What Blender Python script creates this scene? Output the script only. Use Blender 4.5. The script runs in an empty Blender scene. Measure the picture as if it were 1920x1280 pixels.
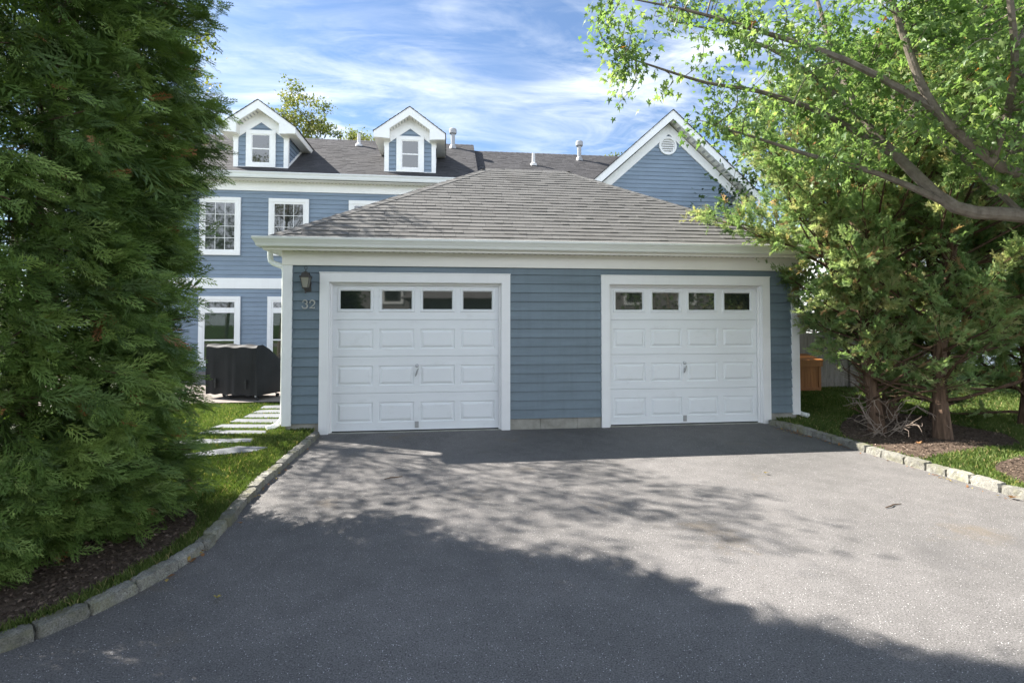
import bpy, math, random
import numpy as np
from mathutils import Vector

R = math.radians
rng = np.random.default_rng(7)
random.seed(7)
scene = bpy.context.scene
COL = scene.collection

# ------------------------------------------------------------------ materials
def new_mat(name):
    m = bpy.data.materials.new(name)
    m.use_nodes = True
    nt = m.node_tree
    nt.nodes.clear()
    out = nt.nodes.new('ShaderNodeOutputMaterial')
    return m, nt, out

def nd(nt, t, **kw):
    n = nt.nodes.new(t)
    for k, v in kw.items():
        if k.startswith('i_'):
            n.inputs[k[2:].replace('_', ' ')].default_value = v
        else:
            setattr(n, k, v)
    return n

def lk(nt, a, b):
    nt.links.new(a, b)

def rgba(c):
    return (c[0], c[1], c[2], 1.0)

def coords(nt, scale=(1, 1, 1), kind='Object'):
    tc = nd(nt, 'ShaderNodeTexCoord')
    mp = nd(nt, 'ShaderNodeMapping')
    mp.inputs['Scale'].default_value = scale
    lk(nt, tc.outputs[kind], mp.inputs['Vector'])
    return mp.outputs['Vector']

def noise(nt, vec, scale, detail=4, rough=.55):
    n = nd(nt, 'ShaderNodeTexNoise')
    n.inputs['Scale'].default_value = scale
    n.inputs['Detail'].default_value = detail
    n.inputs['Roughness'].default_value = rough
    lk(nt, vec, n.inputs['Vector'])
    return n.outputs['Fac']

def ramp(nt, fac, stops):
    r = nd(nt, 'ShaderNodeValToRGB')
    el = r.color_ramp.elements
    while len(el) < len(stops):
        el.new(0.5)
    for e, (p, col) in zip(el, stops):
        e.position = p
        e.color = rgba(col) if len(col) == 3 else col
    lk(nt, fac, r.inputs['Fac'])
    return r.outputs['Color']

def g(v):
    return (v, v, v)

def mixc(nt, a, b, fac, mode='MIX'):
    m = nd(nt, 'ShaderNodeMix', data_type='RGBA', blend_type=mode)
    for sock, val in ((m.inputs[6], a), (m.inputs[7], b), (m.inputs[0], fac)):
        if hasattr(val, 'links'):
            lk(nt, val, sock)
        elif isinstance(val, (int, float)):
            sock.default_value = val
        else:
            sock.default_value = rgba(val)
    return m.outputs[2]

def bump(nt, h, strength=.3, dist=.01):
    b = nd(nt, 'ShaderNodeBump')
    b.inputs['Strength'].default_value = strength
    b.inputs['Distance'].default_value = dist
    lk(nt, h, b.inputs['Height'])
    return b.outputs['Normal']

def principled(nt, out, color, rough=.6, spec=.4, normal=None, metal=0.0):
    p = nd(nt, 'ShaderNodeBsdfPrincipled')
    for key, val in (('Base Color', color), ('Roughness', rough)):
        if hasattr(val, 'links'):
            lk(nt, val, p.inputs[key])
        elif isinstance(val, (int, float)):
            p.inputs[key].default_value = val
        else:
            p.inputs[key].default_value = rgba(val)
    p.inputs['Specular IOR Level'].default_value = spec
    p.inputs['Metallic'].default_value = metal
    if normal is not None:
        lk(nt, normal, p.inputs['Normal'])
    lk(nt, p.outputs[0], out.inputs['Surface'])
    return p

def attr(nt, name='tint'):
    a = nd(nt, 'ShaderNodeAttribute', attribute_name=name)
    return a.outputs['Fac']

def paint(name, color, rough=.5, var=.10, spec=.4, stretch=(1, 1, 1), tint=0.0, streak=.0):
    m, nt, out = new_mat(name)
    v = coords(nt, stretch)
    f = noise(nt, v, 2.2, 6, .6)
    lo = tuple(c * (1 - var) for c in color)
    hi = tuple(min(.92, c * (1 + var)) for c in color)
    col = ramp(nt, f, [(.3, lo), (.7, hi)])
    if streak:
        s = noise(nt, coords(nt, (9, 9, .5)), 1.5, 5, .6)
        sf = ramp(nt, s, [(.45, g(1)), (.75, g(1 - streak))])
        col = mixc(nt, col, sf, 1.0, 'MULTIPLY')
    if tint:
        t = ramp(nt, attr(nt), [(0, g(1 - tint)), (1, g(1 + 0))])
        col = mixc(nt, col, t, 1.0, 'MULTIPLY')
    n = noise(nt, coords(nt, (1, 1, 1)), 45, 4)
    if stretch[2] > 4:
        # weathered clapboards: gentle cupping and faint chalky patches
        n = noise(nt, coords(nt, (.8, .8, 3)), 2.4, 4)
        ch = noise(nt, coords(nt, (.7, .7, 1.6)), 1.1, 7, .7)
        col = mixc(nt, col, ramp(nt, ch, [(.35, g(.90)), (.65, g(1.07))]), 1.0, 'MULTIPLY')
        principled(nt, out, col, rough, spec, bump(nt, n, .35, .012))
        return m
    principled(nt, out, col, rough, spec, bump(nt, n, .12, .003))
    return m

M = {}
M['white'] = paint('white_paint', (.85, .85, .84), .45, .03, streak=.03)
M['cream'] = paint('cream_trim_paint', (.82, .80, .735), .5, .03)
def door_enamel():
    m, nt, out = new_mat('door_enamel')
    v = coords(nt)
    col = ramp(nt, noise(nt, v, 2.0, 6, .6), [(.3, (.785, .805, .81)), (.7, (.82, .84, .845))])
    grime = noise(nt, coords(nt, (1.2, 1, 2.6)), 3.0, 8, .72)
    col = mixc(nt, col, (.50, .49, .45), ramp(nt, grime, [(.56, g(0)), (.78, g(.30))]))
    wav = noise(nt, coords(nt, (1, 1, 1)), 3.5, 2)
    principled(nt, out, col, .40, .4, bump(nt, wav, .25, .012))
    return m
M['door_white'] = door_enamel()
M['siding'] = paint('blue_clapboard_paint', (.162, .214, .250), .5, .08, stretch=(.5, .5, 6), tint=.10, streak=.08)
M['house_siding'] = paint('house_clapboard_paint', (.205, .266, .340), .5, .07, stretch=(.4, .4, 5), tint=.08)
M['gutter'] = paint('gutter_aluminium_paint', (.76, .77, .72), .35, .03, spec=.5)
M['house_gutter'] = paint('house_gutter_paint', (.76, .78, .78), .35, .03)
M['soffit'] = paint('soffit_vinyl', (.82, .80, .74), .5, .03)
M['slot'] = paint('vent_slot_shadow', (.05, .045, .04), .9, .1)
M['metal'] = paint('dull_metal', (.38, .38, .37), .35, .1, spec=.7)
M['chrome'] = paint('bright_metal', (.55, .56, .57), .2, .1, spec=.9)
M['flue'] = paint('galvanised_flue', (.33, .335, .34), .45, .2, spec=.5)
M['bronze'] = paint('weathered_bronze', (.055, .05, .045), .5, .25)
M['numeral'] = paint('pale_brass', (.42, .42, .38), .4, .1)
M['pipe_white'] = paint('pvc_pipe', (.60, .60, .59), .5, .03)
M['lantern_glass'] = paint('frosted_lantern_glass', (.30, .29, .24), .25, .1, spec=.6)
M['cover'] = None
M['neigh_shingle'] = paint('grey_cedar_shingle', (.26, .25, .24), .8, .25, stretch=(2, 2, 12), tint=.4)
M['slate'] = paint('bluestone', (.150, .158, .165), .75, .18, spec=.3)
M['rubber'] = paint('black_rubber', (.02, .02, .02), .7, .1)
M['orange_wood'] = paint('orange_stained_wood', (.36, .135, .035), .6, .18, stretch=(8, 8, .8), tint=.25)
M['dead_twig'] = paint('dead_grey_twig', (.25, .20, .16), .85, .3)
M['white_house'] = paint('distant_white_wall', (.72, .74, .78), .6, .05)

def concrete():
    m, nt, out = new_mat('concrete')
    v = coords(nt)
    f = noise(nt, v, 5, 8, .65)
    col = ramp(nt, f, [(.3, (.22, .21, .18)), (.52, (.33, .32, .28)), (.75, (.40, .38, .34))])
    principled(nt, out, col, .85, .2, bump(nt, noise(nt, v, 60, 4), .4, .004))
    return m
M['concrete'] = concrete()

def asphalt():
    m, nt, out = new_mat('asphalt')
    v = coords(nt)
    big = noise(nt, v, .55, 5, .6)
    mid = noise(nt, v, 5, 5, .65)
    grain = noise(nt, v, 125, 3, .7)
    vo = nd(nt, 'ShaderNodeTexVoronoi')
    vo.inputs['Scale'].default_value = 150
    lk(nt, v, vo.inputs['Vector'])
    base = ramp(nt, big, [(.35, (.122, .117, .113)), (.65, (.162, .154, .149))])
    base = mixc(nt, base, ramp(nt, mid, [(.3, g(.86)), (.7, g(1.08))]), 1.0, 'MULTIPLY')
    base = mixc(nt, base, ramp(nt, grain, [(.28, g(.40)), (.5, g(1.0)), (.72, g(1.75))]), 1.0, 'MULTIPLY')
    # pale aggregate chips, chosen per cell
    sep = nd(nt, 'ShaderNodeSeparateColor')
    lk(nt, vo.outputs['Color'], sep.inputs[0])
    chip = ramp(nt, sep.outputs[0], [(.945, g(0)), (.965, g(1))])
    near = ramp(nt, vo.outputs['Distance'], [(.26, g(1)), (.36, g(0))])
    cm = mixc(nt, chip, near, 1.0, 'MULTIPLY')
    base = mixc(nt, base, (.72, .71, .70), cm)
    dk = ramp(nt, sep.outputs[1], [(.90, g(1)), (.96, g(.66))])
    base = mixc(nt, base, dk, 1.0, 'MULTIPLY')
    # rusty and mossy staining
    st = noise(nt, v, .9, 6, .7)
    base = mixc(nt, base, (.17, .125, .07), ramp(nt, st, [(.60, g(0)), (.78, g(.55))]))
    st2 = noise(nt, coords(nt, (1.1, .6, 1)), 1.4, 5, .6)
    base = mixc(nt, base, (.075, .073, .074), ramp(nt, st2, [(.58, g(0)), (.75, g(.45))]))
    h = mixc(nt, grain, vo.outputs['Distance'], .5)
    principled(nt, out, base, .82, .25, bump(nt, h, .45, .004))
    return m
M['asphalt'] = asphalt()

def granite(name, base, lichen):
    m, nt, out = new_mat(name)
    v = coords(nt)
    f = noise(nt, v, 14, 8, .7)
    sp = noise(nt, v, 130, 2, .6)
    col = ramp(nt, f, [(.3, tuple(c * .6 for c in base)), (.5, base), (.72, tuple(min(.8, c * 1.35) for c in base))])
    col = mixc(nt, col, ramp(nt, sp, [(.3, g(.5)), (.5, g(1)), (.7, g(1.4))]), 1.0, 'MULTIPLY')
    li = noise(nt, v, 6, 5, .6)
    col = mixc(nt, col, lichen, ramp(nt, li, [(.48, g(0)), (.66, g(.65))]))
    tn = ramp(nt, attr(nt), [(0, g(.75)), (1, g(1.15))])
    col = mixc(nt, col, tn, 1.0, 'MULTIPLY')
    principled(nt, out, col, .85, .25, bump(nt, mixc(nt, f, sp, .3), .7, .012))
    return m
M['granite'] = granite('grey_granite', (.225, .218, .190), (.185, .18, .10))

def shingle(name, lo, hi, stain):
    m, nt, out = new_mat(name)
    v = coords(nt)
    col = ramp(nt, attr(nt), [(0, lo), (1, hi)])
    gr = noise(nt, v, 160, 2, .7)
    col = mixc(nt, col, ramp(nt, gr, [(.3, g(.72)), (.7, g(1.28))]), 1.0, 'MULTIPLY')
    st = noise(nt, coords(nt, (.9, .35, .35)), 1.3, 6, .65)
    col = mixc(nt, col, stain, ramp(nt, st, [(.52, g(0)), (.72, g(.6))]))
    principled(nt, out, col, .9, .15, bump(nt, gr, .5, .004))
    return m
M['shingle'] = shingle('asphalt_shingle', (.106, .104, .100), (.156, .153, .146), (.078, .074, .070))
M['house_shingle'] = shingle('house_shingle', (.050, .049, .051), (.082, .080, .082), (.043, .042, .044))

def glass_dark():
    m, nt, out = new_mat('dark_window_glass')
    p = principled(nt, out, (.020, .025, .022), .03, .5)
    p.inputs['IOR'].default_value = 1.95
    n = noise(nt, coords(nt), 2.5, 2)
    lk(nt, bump(nt, n, .05, .004), p.inputs['Normal'])
    return m
M['glass'] = glass_dark()

def glass_clear():
    m, nt, out = new_mat('clear_window_glass')
    fr = nd(nt, 'ShaderNodeFresnel')
    fr.inputs['IOR'].default_value = 1.45
    tr = nd(nt, 'ShaderNodeBsdfTransparent')
    tr.inputs[0].default_value = (.62, .68, .64, 1)
    gl = nd(nt, 'ShaderNodeBsdfGlossy')
    gl.inputs['Roughness'].default_value = .02
    mx = nd(nt, 'ShaderNodeMixShader')
    lk(nt, fr.outputs[0], mx.inputs[0]); lk(nt, tr.outputs[0], mx.inputs[1]); lk(nt, gl.outputs[0], mx.inputs[2])
    lk(nt, mx.outputs[0], out.inputs['Surface'])
    return m
M['glass_clear'] = glass_clear()
M['blind'] = paint('window_blind', (.30, .33, .28), .7, .05)
M['dark_room'] = paint('dark_interior', (.025, .027, .026), .9, .1)

def cover_mat():
    m, nt, out = new_mat('black_vinyl_cover')
    v = coords(nt)
    f = noise(nt, v, 3, 5)
    fold = noise(nt, coords(nt, (9, 9, 1.2)), 1.6, 3)
    col = ramp(nt, f, [(.3, (.009, .009, .010)), (.7, (.016, .016, .018))])
    principled(nt, out, col, .6, .22, bump(nt, fold, .2, .02))
    return m
M['cover'] = cover_mat()

def bark(name, lo, hi, sc=(14, 14, 1.6)):
    m, nt, out = new_mat(name)
    v = coords(nt, sc)
    f = noise(nt, v, 2.2, 6, .65)
    col = ramp(nt, f, [(.3, lo), (.7, hi)])
    principled(nt, out, col, .9, .15, bump(nt, f, .8, .02))
    return m
M['cedar_bark'] = bark('cedar_bark', (.055, .036, .025), (.19, .125, .085))
M['maple_bark'] = bark('maple_bark', (.10, .085, .068), (.22, .19, .155), (6, 6, 5))
M['twig'] = bark('brown_twig', (.05, .032, .022), (.13, .085, .055))
M['fence_wood'] = bark('weathered_fence_wood', (.20, .175, .165), (.36, .325, .31), (18, 18, 1.2))

def leaf(name, stops, trans=.35, rough=.5, spec=.3, gain=(1.05, 1.15, .6)):
    """stops: tint attribute -> base colour"""
    m, nt, out = new_mat(name)
    col = ramp(nt, attr(nt), stops)
    p = nd(nt, 'ShaderNodeBsdfPrincipled')
    lk(nt, col, p.inputs['Base Color'])
    p.inputs['Roughness'].default_value = rough
    p.inputs['Specular IOR Level'].default_value = spec
    tr = nd(nt, 'ShaderNodeBsdfTranslucent')
    tc = mixc(nt, col, gain, 1.0, 'MULTIPLY')
    lk(nt, tc, tr.inputs['Color'])
    mx = nd(nt, 'ShaderNodeMixShader')
    mx.inputs[0].default_value = trans
    lk(nt, p.outputs[0], mx.inputs[1]); lk(nt, tr.outputs[0], mx.inputs[2])
    lk(nt, mx.outputs[0], out.inputs['Surface'])
    return m
M['arb'] = leaf('arborvitae_foliage', [(0, (.050, .090, .024)), (.5, (.125, .205, .048)), (.93, (.225, .315, .080)), (.965, (.30, .13, .05)), (1, (.36, .17, .08))], .25, .5, .35)
M['cedar'] = leaf('cedar_foliage', [(0, (.085, .160, .066)), (.5, (.220, .320, .140)), (.85, (.370, .430, .225)), (.93, (.30, .22, .12)), (1, (.38, .25, .15))], .55, .6, .2, (1.5, 1.5, 1.0))
M['maple'] = leaf('maple_leaves', [(0, (.080, .150, .045)), (.6, (.170, .260, .095)), (.97, (.30, .38, .15)), (1, (.45, .16, .05))], .55, .42, .4, (1.3, 1.35, .8))
M['autumn'] = leaf('yellowing_leaves', [(0, (.10, .125, .032)), (.6, (.17, .19, .055)), (1, (.27, .23, .07))], .4, .5, .25)
M['dark_leaf'] = leaf('dark_green_leaves', [(0, (.028, .055, .018)), (1, (.085, .14, .04))], .3, .55, .25)
M['grass'] = leaf('grass_blades', [(0, (.062, .092, .024)), (.6, (.115, .165, .042)), (.95, (.19, .23, .075)), (1, (.36, .30, .14))], .35, .6, .2)
M['dry_leaf'] = leaf('dry_fallen_leaf', [(0, (.22, .10, .045)), (.5, (.36, .19, .09)), (1, (.45, .36, .10))], .2, .7, .2)

def ground_mat(name, stops, sc, bscale, bstr=.6):
    m, nt, out = new_mat(name)
    v = coords(nt)
    f = noise(nt, v, sc, 8, .7)
    col = ramp(nt, f, stops)
    principled(nt, out, col, .95, .1, bump(nt, noise(nt, v, bscale, 5, .7), bstr, .03))
    return m
M['lawn'] = ground_mat('lawn_turf', [(.3, (.045, .075, .018)), (.55, (.075, .120, .028)), (.75, (.10, .12, .045))], 3.5, 40)
M['mulch'] = ground_mat('brown_mulch', [(.28, (.065, .048, .038)), (.5, (.125, .092, .070)), (.75, (.22, .17, .13))], 22, 55, .9)
M['mulch_chip'] = leaf('bark_chips', [(0, (.06, .045, .036)), (.7, (.17, .125, .095)), (1, (.36, .28, .215))], .02, .9, .1)
M['paving'] = ground_mat('patio_paving', [(.3, (.20, .17, .155)), (.6, (.28, .25, .225)), (.8, (.34, .30, .28))], 6, 50, .3)

# ------------------------------------------------------------------ mesh helper
LOC = {}

class MB:
    def __init__(s):
        s.v = []; s.f = []; s.t = []; s.ms = []; s.mat = 0
    def add(s, pts, faces, tint=.5):
        o = len(s.v)
        s.v.extend([tuple(p) for p in pts])
        for f in faces:
            s.f.append(tuple(i + o for i in f)); s.t.append(tint); s.ms.append(s.mat)
    def poly(s, *pts, tint=.5):
        s.add(pts, [tuple(range(len(pts)))], tint)
    def box(s, x0, x1, y0, y1, z0, z1, tint=.5):
        p = [(x0, y0, z0), (x1, y0, z0), (x1, y1, z0), (x0, y1, z0), (x0, y0, z1), (x1, y0, z1), (x1, y1, z1), (x0, y1, z1)]
        s.add(p, [(0, 3, 2, 1), (4, 5, 6, 7), (0, 1, 5, 4), (1, 2, 6, 5), (2, 3, 7, 6), (3, 0, 4, 7)], tint)
    def obox(s, c, half, ax, ay, az, tint=.5):
        c = Vector(c); a = Vector(ax) * half[0]; b = Vector(ay) * half[1]; d = Vector(az) * half[2]
        p = [c - a - b - d, c + a - b - d, c + a + b - d, c - a + b - d, c - a - b + d, c + a - b + d, c + a + b + d, c - a + b + d]
        s.add(p, [(0, 3, 2, 1), (4, 5, 6, 7), (0, 1, 5, 4), (1, 2, 6, 5), (2, 3, 7, 6), (3, 0, 4, 7)], tint)
    def prism(s, poly, axis, a0, a1, tint=.5):
        """extrude a 2D polygon along an axis: 'y' polygon is (x,z); 'x' polygon is (y,z); 'z' polygon is (x,y)"""
        def mk(p, a):
            return (p[0], a, p[1]) if axis == 'y' else ((a, p[0], p[1]) if axis == 'x' else (p[0], p[1], a))
        n = len(poly)
        pts = [mk(p, a0) for p in poly] + [mk(p, a1) for p in poly]
        fs = [tuple(range(n)), tuple(range(2 * n - 1, n - 1, -1))] + [(i, i + n, (i + 1) % n + n, (i + 1) % n) for i in range(n)]
        s.add(pts, fs, tint)
    def tube(s, pts, rad, n=8, tint=.5, caps=True, sq=None):
        pts = [Vector(p) for p in pts]
        if not hasattr(rad, '__len__'):
            rad = [rad] * len(pts)
        ring = []; up = None
        for i, p in enumerate(pts):
            d = (pts[min(i + 1, len(pts) - 1)] - pts[max(i - 1, 0)])
            if d.length < 1e-9: d = Vector((0, 0, 1))
            d.normalize()
            if up is None:
                up = Vector((0, 1, 0)) if abs(d.y) < .9 else Vector((1, 0, 0))
            a = d.cross(up)
            if a.length < 1e-6: a = d.cross(Vector((1, 0, 0)))
            a.normalize(); b = a.cross(d).normalized(); up = b
            for k in range(n):
                an = 2 * math.pi * (k + .5) / n
                ca, sa = math.cos(an), math.sin(an)
                if sq:
                    ca = math.copysign(min(1, abs(ca) * 1.35), ca) * sq[0]; sa = math.copysign(min(1, abs(sa) * 1.35), sa) * sq[1]
                ring.append(p + (a * ca + b * sa) * rad[i])
        fs = []
        for i in range(len(pts) - 1):
            for k in range(n):
                k2 = (k + 1) % n
                fs.append((i * n + k, i * n + k2, (i + 1) * n + k2, (i + 1) * n + k))
        if caps:
            fs.append(tuple(range(n - 1, -1, -1)))
            fs.append(tuple((len(pts) - 1) * n + k for k in range(n)))
        s.add(ring, fs, tint)
    def lathe(s, c, prof, n=20, tint=.5):
        """profile of (radius, z) about the vertical axis at c"""
        pts = []
        for r, z in prof:
            for k in range(n):
                a = 2 * math.pi * k / n
                pts.append((c[0] + r * math.cos(a), c[1] + r * math.sin(a), c[2] + z))
        fs = []
        for i in range(len(prof) - 1):
            for k in range(n):
                k2 = (k + 1) % n
                fs.append((i * n + k, i * n + k2, (i + 1) * n + k2, (i + 1) * n + k))
        fs.append(tuple(range(n - 1, -1, -1))); fs.append(tuple((len(prof) - 1) * n + k for k in range(n)))
        s.add(pts, fs, tint)
    def build(s, name, mat, parent=None, smooth=False):
        return link_mesh(name, np.array(s.v, dtype=np.float64).reshape(-1, 3), s.f, np.array(s.t, dtype=np.float32), mat, parent, smooth, s.ms)

def link_mesh(name, V, F, T, mat, parent=None, smooth=False, MI=None):
    me = bpy.data.meshes.new(name)
    base = np.zeros(3)
    if parent is not None:
        base = np.array(LOC.get(parent.name, (0, 0, 0)))
    V = np.asarray(V) - base
    if isinstance(F, np.ndarray):
        k = F.shape[1]; nf = len(F)
        me.vertices.add(len(V)); me.vertices.foreach_set('co', V.astype(np.float32).ravel())
        me.loops.add(nf * k); me.loops.foreach_set('vertex_index', F.astype(np.int32).ravel())
        me.polygons.add(nf)
        me.polygons.foreach_set('loop_start', np.arange(0, nf * k, k, dtype=np.int32))
        me.update(calc_edges=True)
    else:
        me.from_pydata(V.tolist(), [], F)
        me.update()
    if T is not None:
        a = me.attributes.new('tint', 'FLOAT', 'FACE')
        a.data.foreach_set('value', np.asarray(T, dtype=np.float32))
    if smooth:
        me.polygons.foreach_set('use_smooth', np.ones(len(me.polygons), dtype=bool))
    for q in (mat if isinstance(mat, (list, tuple)) else [mat]):
        me.materials.append(q)
    if MI is not None and any(MI):
        me.polygons.foreach_set('material_index', np.array(MI, dtype=np.int32))
    o = bpy.data.objects.new(name, me)
    COL.objects.link(o)
    if parent is not None:
        o.parent = parent
        LOC[o.name] = tuple(base)
    return o

def thing(name, label, cat, loc=(0, 0, 0), group=None):
    o = bpy.data.objects.new(name, None)
    o.empty_display_size = .2
    COL.objects.link(o)
    o.location = loc
    LOC[o.name] = tuple(loc)
    o['label'] = label; o['category'] = cat
    if group: o['group'] = group
    return o

def tag(o, label, cat, group=None, kind=None):
    o['label'] = label; o['category'] = cat
    if group: o['group'] = group
    if kind: o['kind'] = kind
    return o

# ------------------------------------------------------------------ clapboards and shingles
EXPO = .1315
def clap(mb, o, ex, n, rects, z_first, expo=EXPO, clip=None):
    """clapboards on a vertical plane: o origin, ex horizontal unit, n outward unit; rects (x0,x1,z0,z1) in plane coordinates.
    clip(z) -> (xl, xr) limits for gables"""
    o = Vector(o); ex = Vector(ex); n = Vector(n); ez = Vector((0, 0, 1))
    P = lambda x, z, d: o + ex * x + ez * z + n * d
    for (x0, x1, z0, z1) in rects:
        k = math.floor((z0 - z_first) / expo)
        while z_first + k * expo < z1 - .004:
            a = max(z0, z_first + k * expo); b = min(z1, z_first + (k + 1) * expo)
            k += 1
            if b - a < .006: continue
            fa = .024 - .021 * (a - (z_first + (k - 1) * expo)) / expo
            fb = .024 - .021 * (b - (z_first + (k - 1) * expo)) / expo
            xs = [x0]
            x = x0 + random.uniform(.8, 3.6)
            while x < x1 - .5:
                xs.append(x); x += random.uniform(2.4, 3.7)
            xs.append(x1)
            for i in range(len(xs) - 1):
                xa, xb = xs[i], xs[i + 1]
                xa2, xb2 = xa, xb
                if clip:
                    l0, r0 = clip(a); l1, r1 = clip(b)
                    xa, xb = max(xa, l0), min(xb, r0); xa2, xb2 = max(xs[i], l1), min(xs[i + 1], r1)
                    if xb <= xa: continue
                    if xb2 <= xa2: xa2 = xb2 = (max(xa2, xb2) + min(xa2, xb2)) / 2
                gap = .003 if i < len(xs) - 2 else 0
                t = random.random()
                mb.poly(P(xa, a, fa), P(xb - gap, a, fa), P(xb2 - gap, b, fb), P(xa2, b, fb), tint=t)
                mb.poly(P(xa, a, 0), P(xb - gap, a, 0), P(xb - gap, a, fa), P(xa, a, fa), tint=t)

def shingles(mb, P0, ex, eu, n, L, Rt, T, expo=.145, tab=(.11, .29), thick=(.012, .0155), seed=1):
    r = random.Random(seed)
    P0 = Vector(P0); ex = Vector(ex); eu = Vector(eu); n = Vector(n)
    t = 0.0; row = 0
    while t < T - .01:
        t1 = min(T, t + expo)
        xl, xr = min(L(t), L(t1)), max(Rt(t), Rt(t1))
        x = xl - r.uniform(0, .3)
        rowt = r.uniform(-.10, .10)
        while x < xr:
            w = r.uniform(*tab)
            a0, b0 = max(x, L(t)), min(x + w - .003, Rt(t))
            a1, b1 = max(x, L(t1)), min(x + w - .003, Rt(t1))
            x += w
            if b0 <= a0 and b1 <= a1: continue
            if b0 < a0: a0 = b0 = (a0 + b0) / 2
            if b1 < a1: a1 = b1 = (a1 + b1) / 2
            h = r.choice([thick[0], thick[0] * 1.2, thick[1], thick[1] * 1.2])
            sag = r.uniform(-.003, .003)
            hb = .003
            c = lambda xx, tt, hh: P0 + ex * xx + eu * tt + n * hh
            tint = min(1, max(0, r.gauss(.55, .13) + rowt * .5))
            p = [c(a0, t + sag, h), c(b0, t + sag, h), c(b1, t1 + .004, hb), c(a1, t1 + .004, hb), c(a0, t + sag, -.004), c(b0, t + sag, -.004)]
            mb.add(p, [(0, 1, 2, 3), (4, 5, 1, 0), (4, 0, 3), (1, 5, 2)], tint)
        t = t1; row += 1

def cap_line(mb, A, B, na, nb, step=.2, w=.14, h=.012, seed=3):
    """cap shingles folded over a hip or ridge from A (low) to B; na, nb: in-plane directions falling away each side"""
    r = random.Random(seed)
    A = Vector(A); B = Vector(B); d = (B - A); Ln = d.length; d.normalize()
    na = Vector(na).normalized(); nb = Vector(nb).normalized()
    up = (-(na + nb)).normalized()
    k = 0; t = 0
    while t < Ln - .02:
        t1 = min(Ln, t + step + .01)
        hh = h + r.uniform(0, .006)
        q = lambda tt, s, hz: A + d * tt + s + up * hz
        z = Vector((0, 0, 0))
        pts = [q(t, na * w, hh), q(t, z, hh + .012), q(t, nb * w, hh), q(t1, na * w, .006), q(t1, z, .016), q(t1, nb * w, .006),
               q(t, na * w, -.004), q(t, z, -.004), q(t, nb * w, -.004)]
        mb.add(pts, [(0, 1, 4, 3), (1, 2, 5, 4), (6, 7, 1, 0), (7, 8, 2, 1), (6, 0, 3), (2, 8, 5)], r.uniform(.4, 1))
        t += step; k += 1

def sweep_rect(mb, x0, x1, y0, y1, prof, tint=.5):
    """closed rectangular sweep of a profile [(outward, z)] with mitred corners"""
    cs = [((x0, y0), (-1, -1)), ((x1, y0), (1, -1)), ((x1, y1), (1, 1)), ((x0, y1), (-1, 1))]
    n = len(prof)
    pts = []
    for (cx, cy), (dx, dy) in cs:
        for o, z in prof:
            pts.append((cx + dx * o, cy + dy * o, z))
    fs = []
    for i in range(4):
        j = (i + 1) % 4
        for k in range(n):
            k2 = (k + 1) % n
            fs.append((i * n + k, j * n + k, j * n + k2, i * n + k2))
    mb.add(pts, fs, tint)

# ================================================================== GARAGE
W, D = 7.665, 6.0
gar = thing('garage', 'blue clapboard double garage with two white panelled doors and a grey hip roof', 'garage', (W / 2, 0, 0))
ZS, ZF0, ZF1, ZSO = .156, 2.36, 2.555, 2.555

mb = MB()
for xa, xb in ((.004, .573), (3.037, 4.633), (7.097, W - .004)):
    mb.box(xa, xb, .004, .13, ZS + .002, 2.6)
mb.box(.573, 3.037, .004, .13, 2.1425, 2.6); mb.box(4.633, 7.097, .004, .13, 2.1425, 2.6)
mb.box(.004, .13, .1305, D - .004, ZS + .002, 2.6); mb.box(W - .13, W - .004, .1305, D - .004, ZS + .002, 2.6); mb.box(.131, W - .131, D - .13, D - .004, ZS + .002, 2.6)
mb.build('sheathing', M['siding'], gar)
mb = MB()
DO = [(.585, 3.025), (4.645, 7.085)]          # door openings
TR = .125
rects = []
xs = [.09, DO[0][0] - TR, DO[0][1] + TR, DO[1][0] - TR, DO[1][1] + TR, W - .09]
rects += [(xs[0], xs[1], ZS, ZF0), (xs[2], xs[3], ZS, ZF0), (xs[4], xs[5], ZS, ZF0)]
rects += [(xs[1], xs[2], 2.255, ZF0), (xs[3], xs[4], 2.255, ZF0)]
clap(mb, (0, 0, 0), (1, 0, 0), (0, -1, 0), rects, ZS)
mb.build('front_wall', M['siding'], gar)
mb = MB()
clap(mb, (0, D, 0), (0, -1, 0), (-1, 0, 0), [(.09, D - .09, ZS, ZF0)], ZS)
mb.build('side_wall', M['siding'], gar)
mb = MB()
clap(mb, (W, 0, 0), (0, 1, 0), (1, 0, 0), [(.09, D - .09, ZS, ZF0)], ZS)
mb.build('side_wall', M['siding'], gar)
mb = MB()
clap(mb, (W, D, 0), (-1, 0, 0), (0, 1, 0), [(.09, W - .09, ZS, ZF0)], ZS)
mb.build('back_wall', M['siding'], gar)
# corner boards (L shaped)
for (cx, cy, sx, sy) in ((0, 0, -1, -1), (W, 0, 1, -1), (0, D, -1, 1), (W, D, 1, 1)):
    m = MB()
    o = .034; wd = .09
    ox, oy = cx + sx * o, cy + sy * o
    ix, iy = cx - sx * wd, cy - sy * wd
    m.prism([(ox, oy), (ix, oy), (ix, cy), (cx, cy), (cx, iy), (ox, iy)], 'z', .128, ZF0 + .002)
    m.build('corner_board', M['white'], gar)
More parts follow.
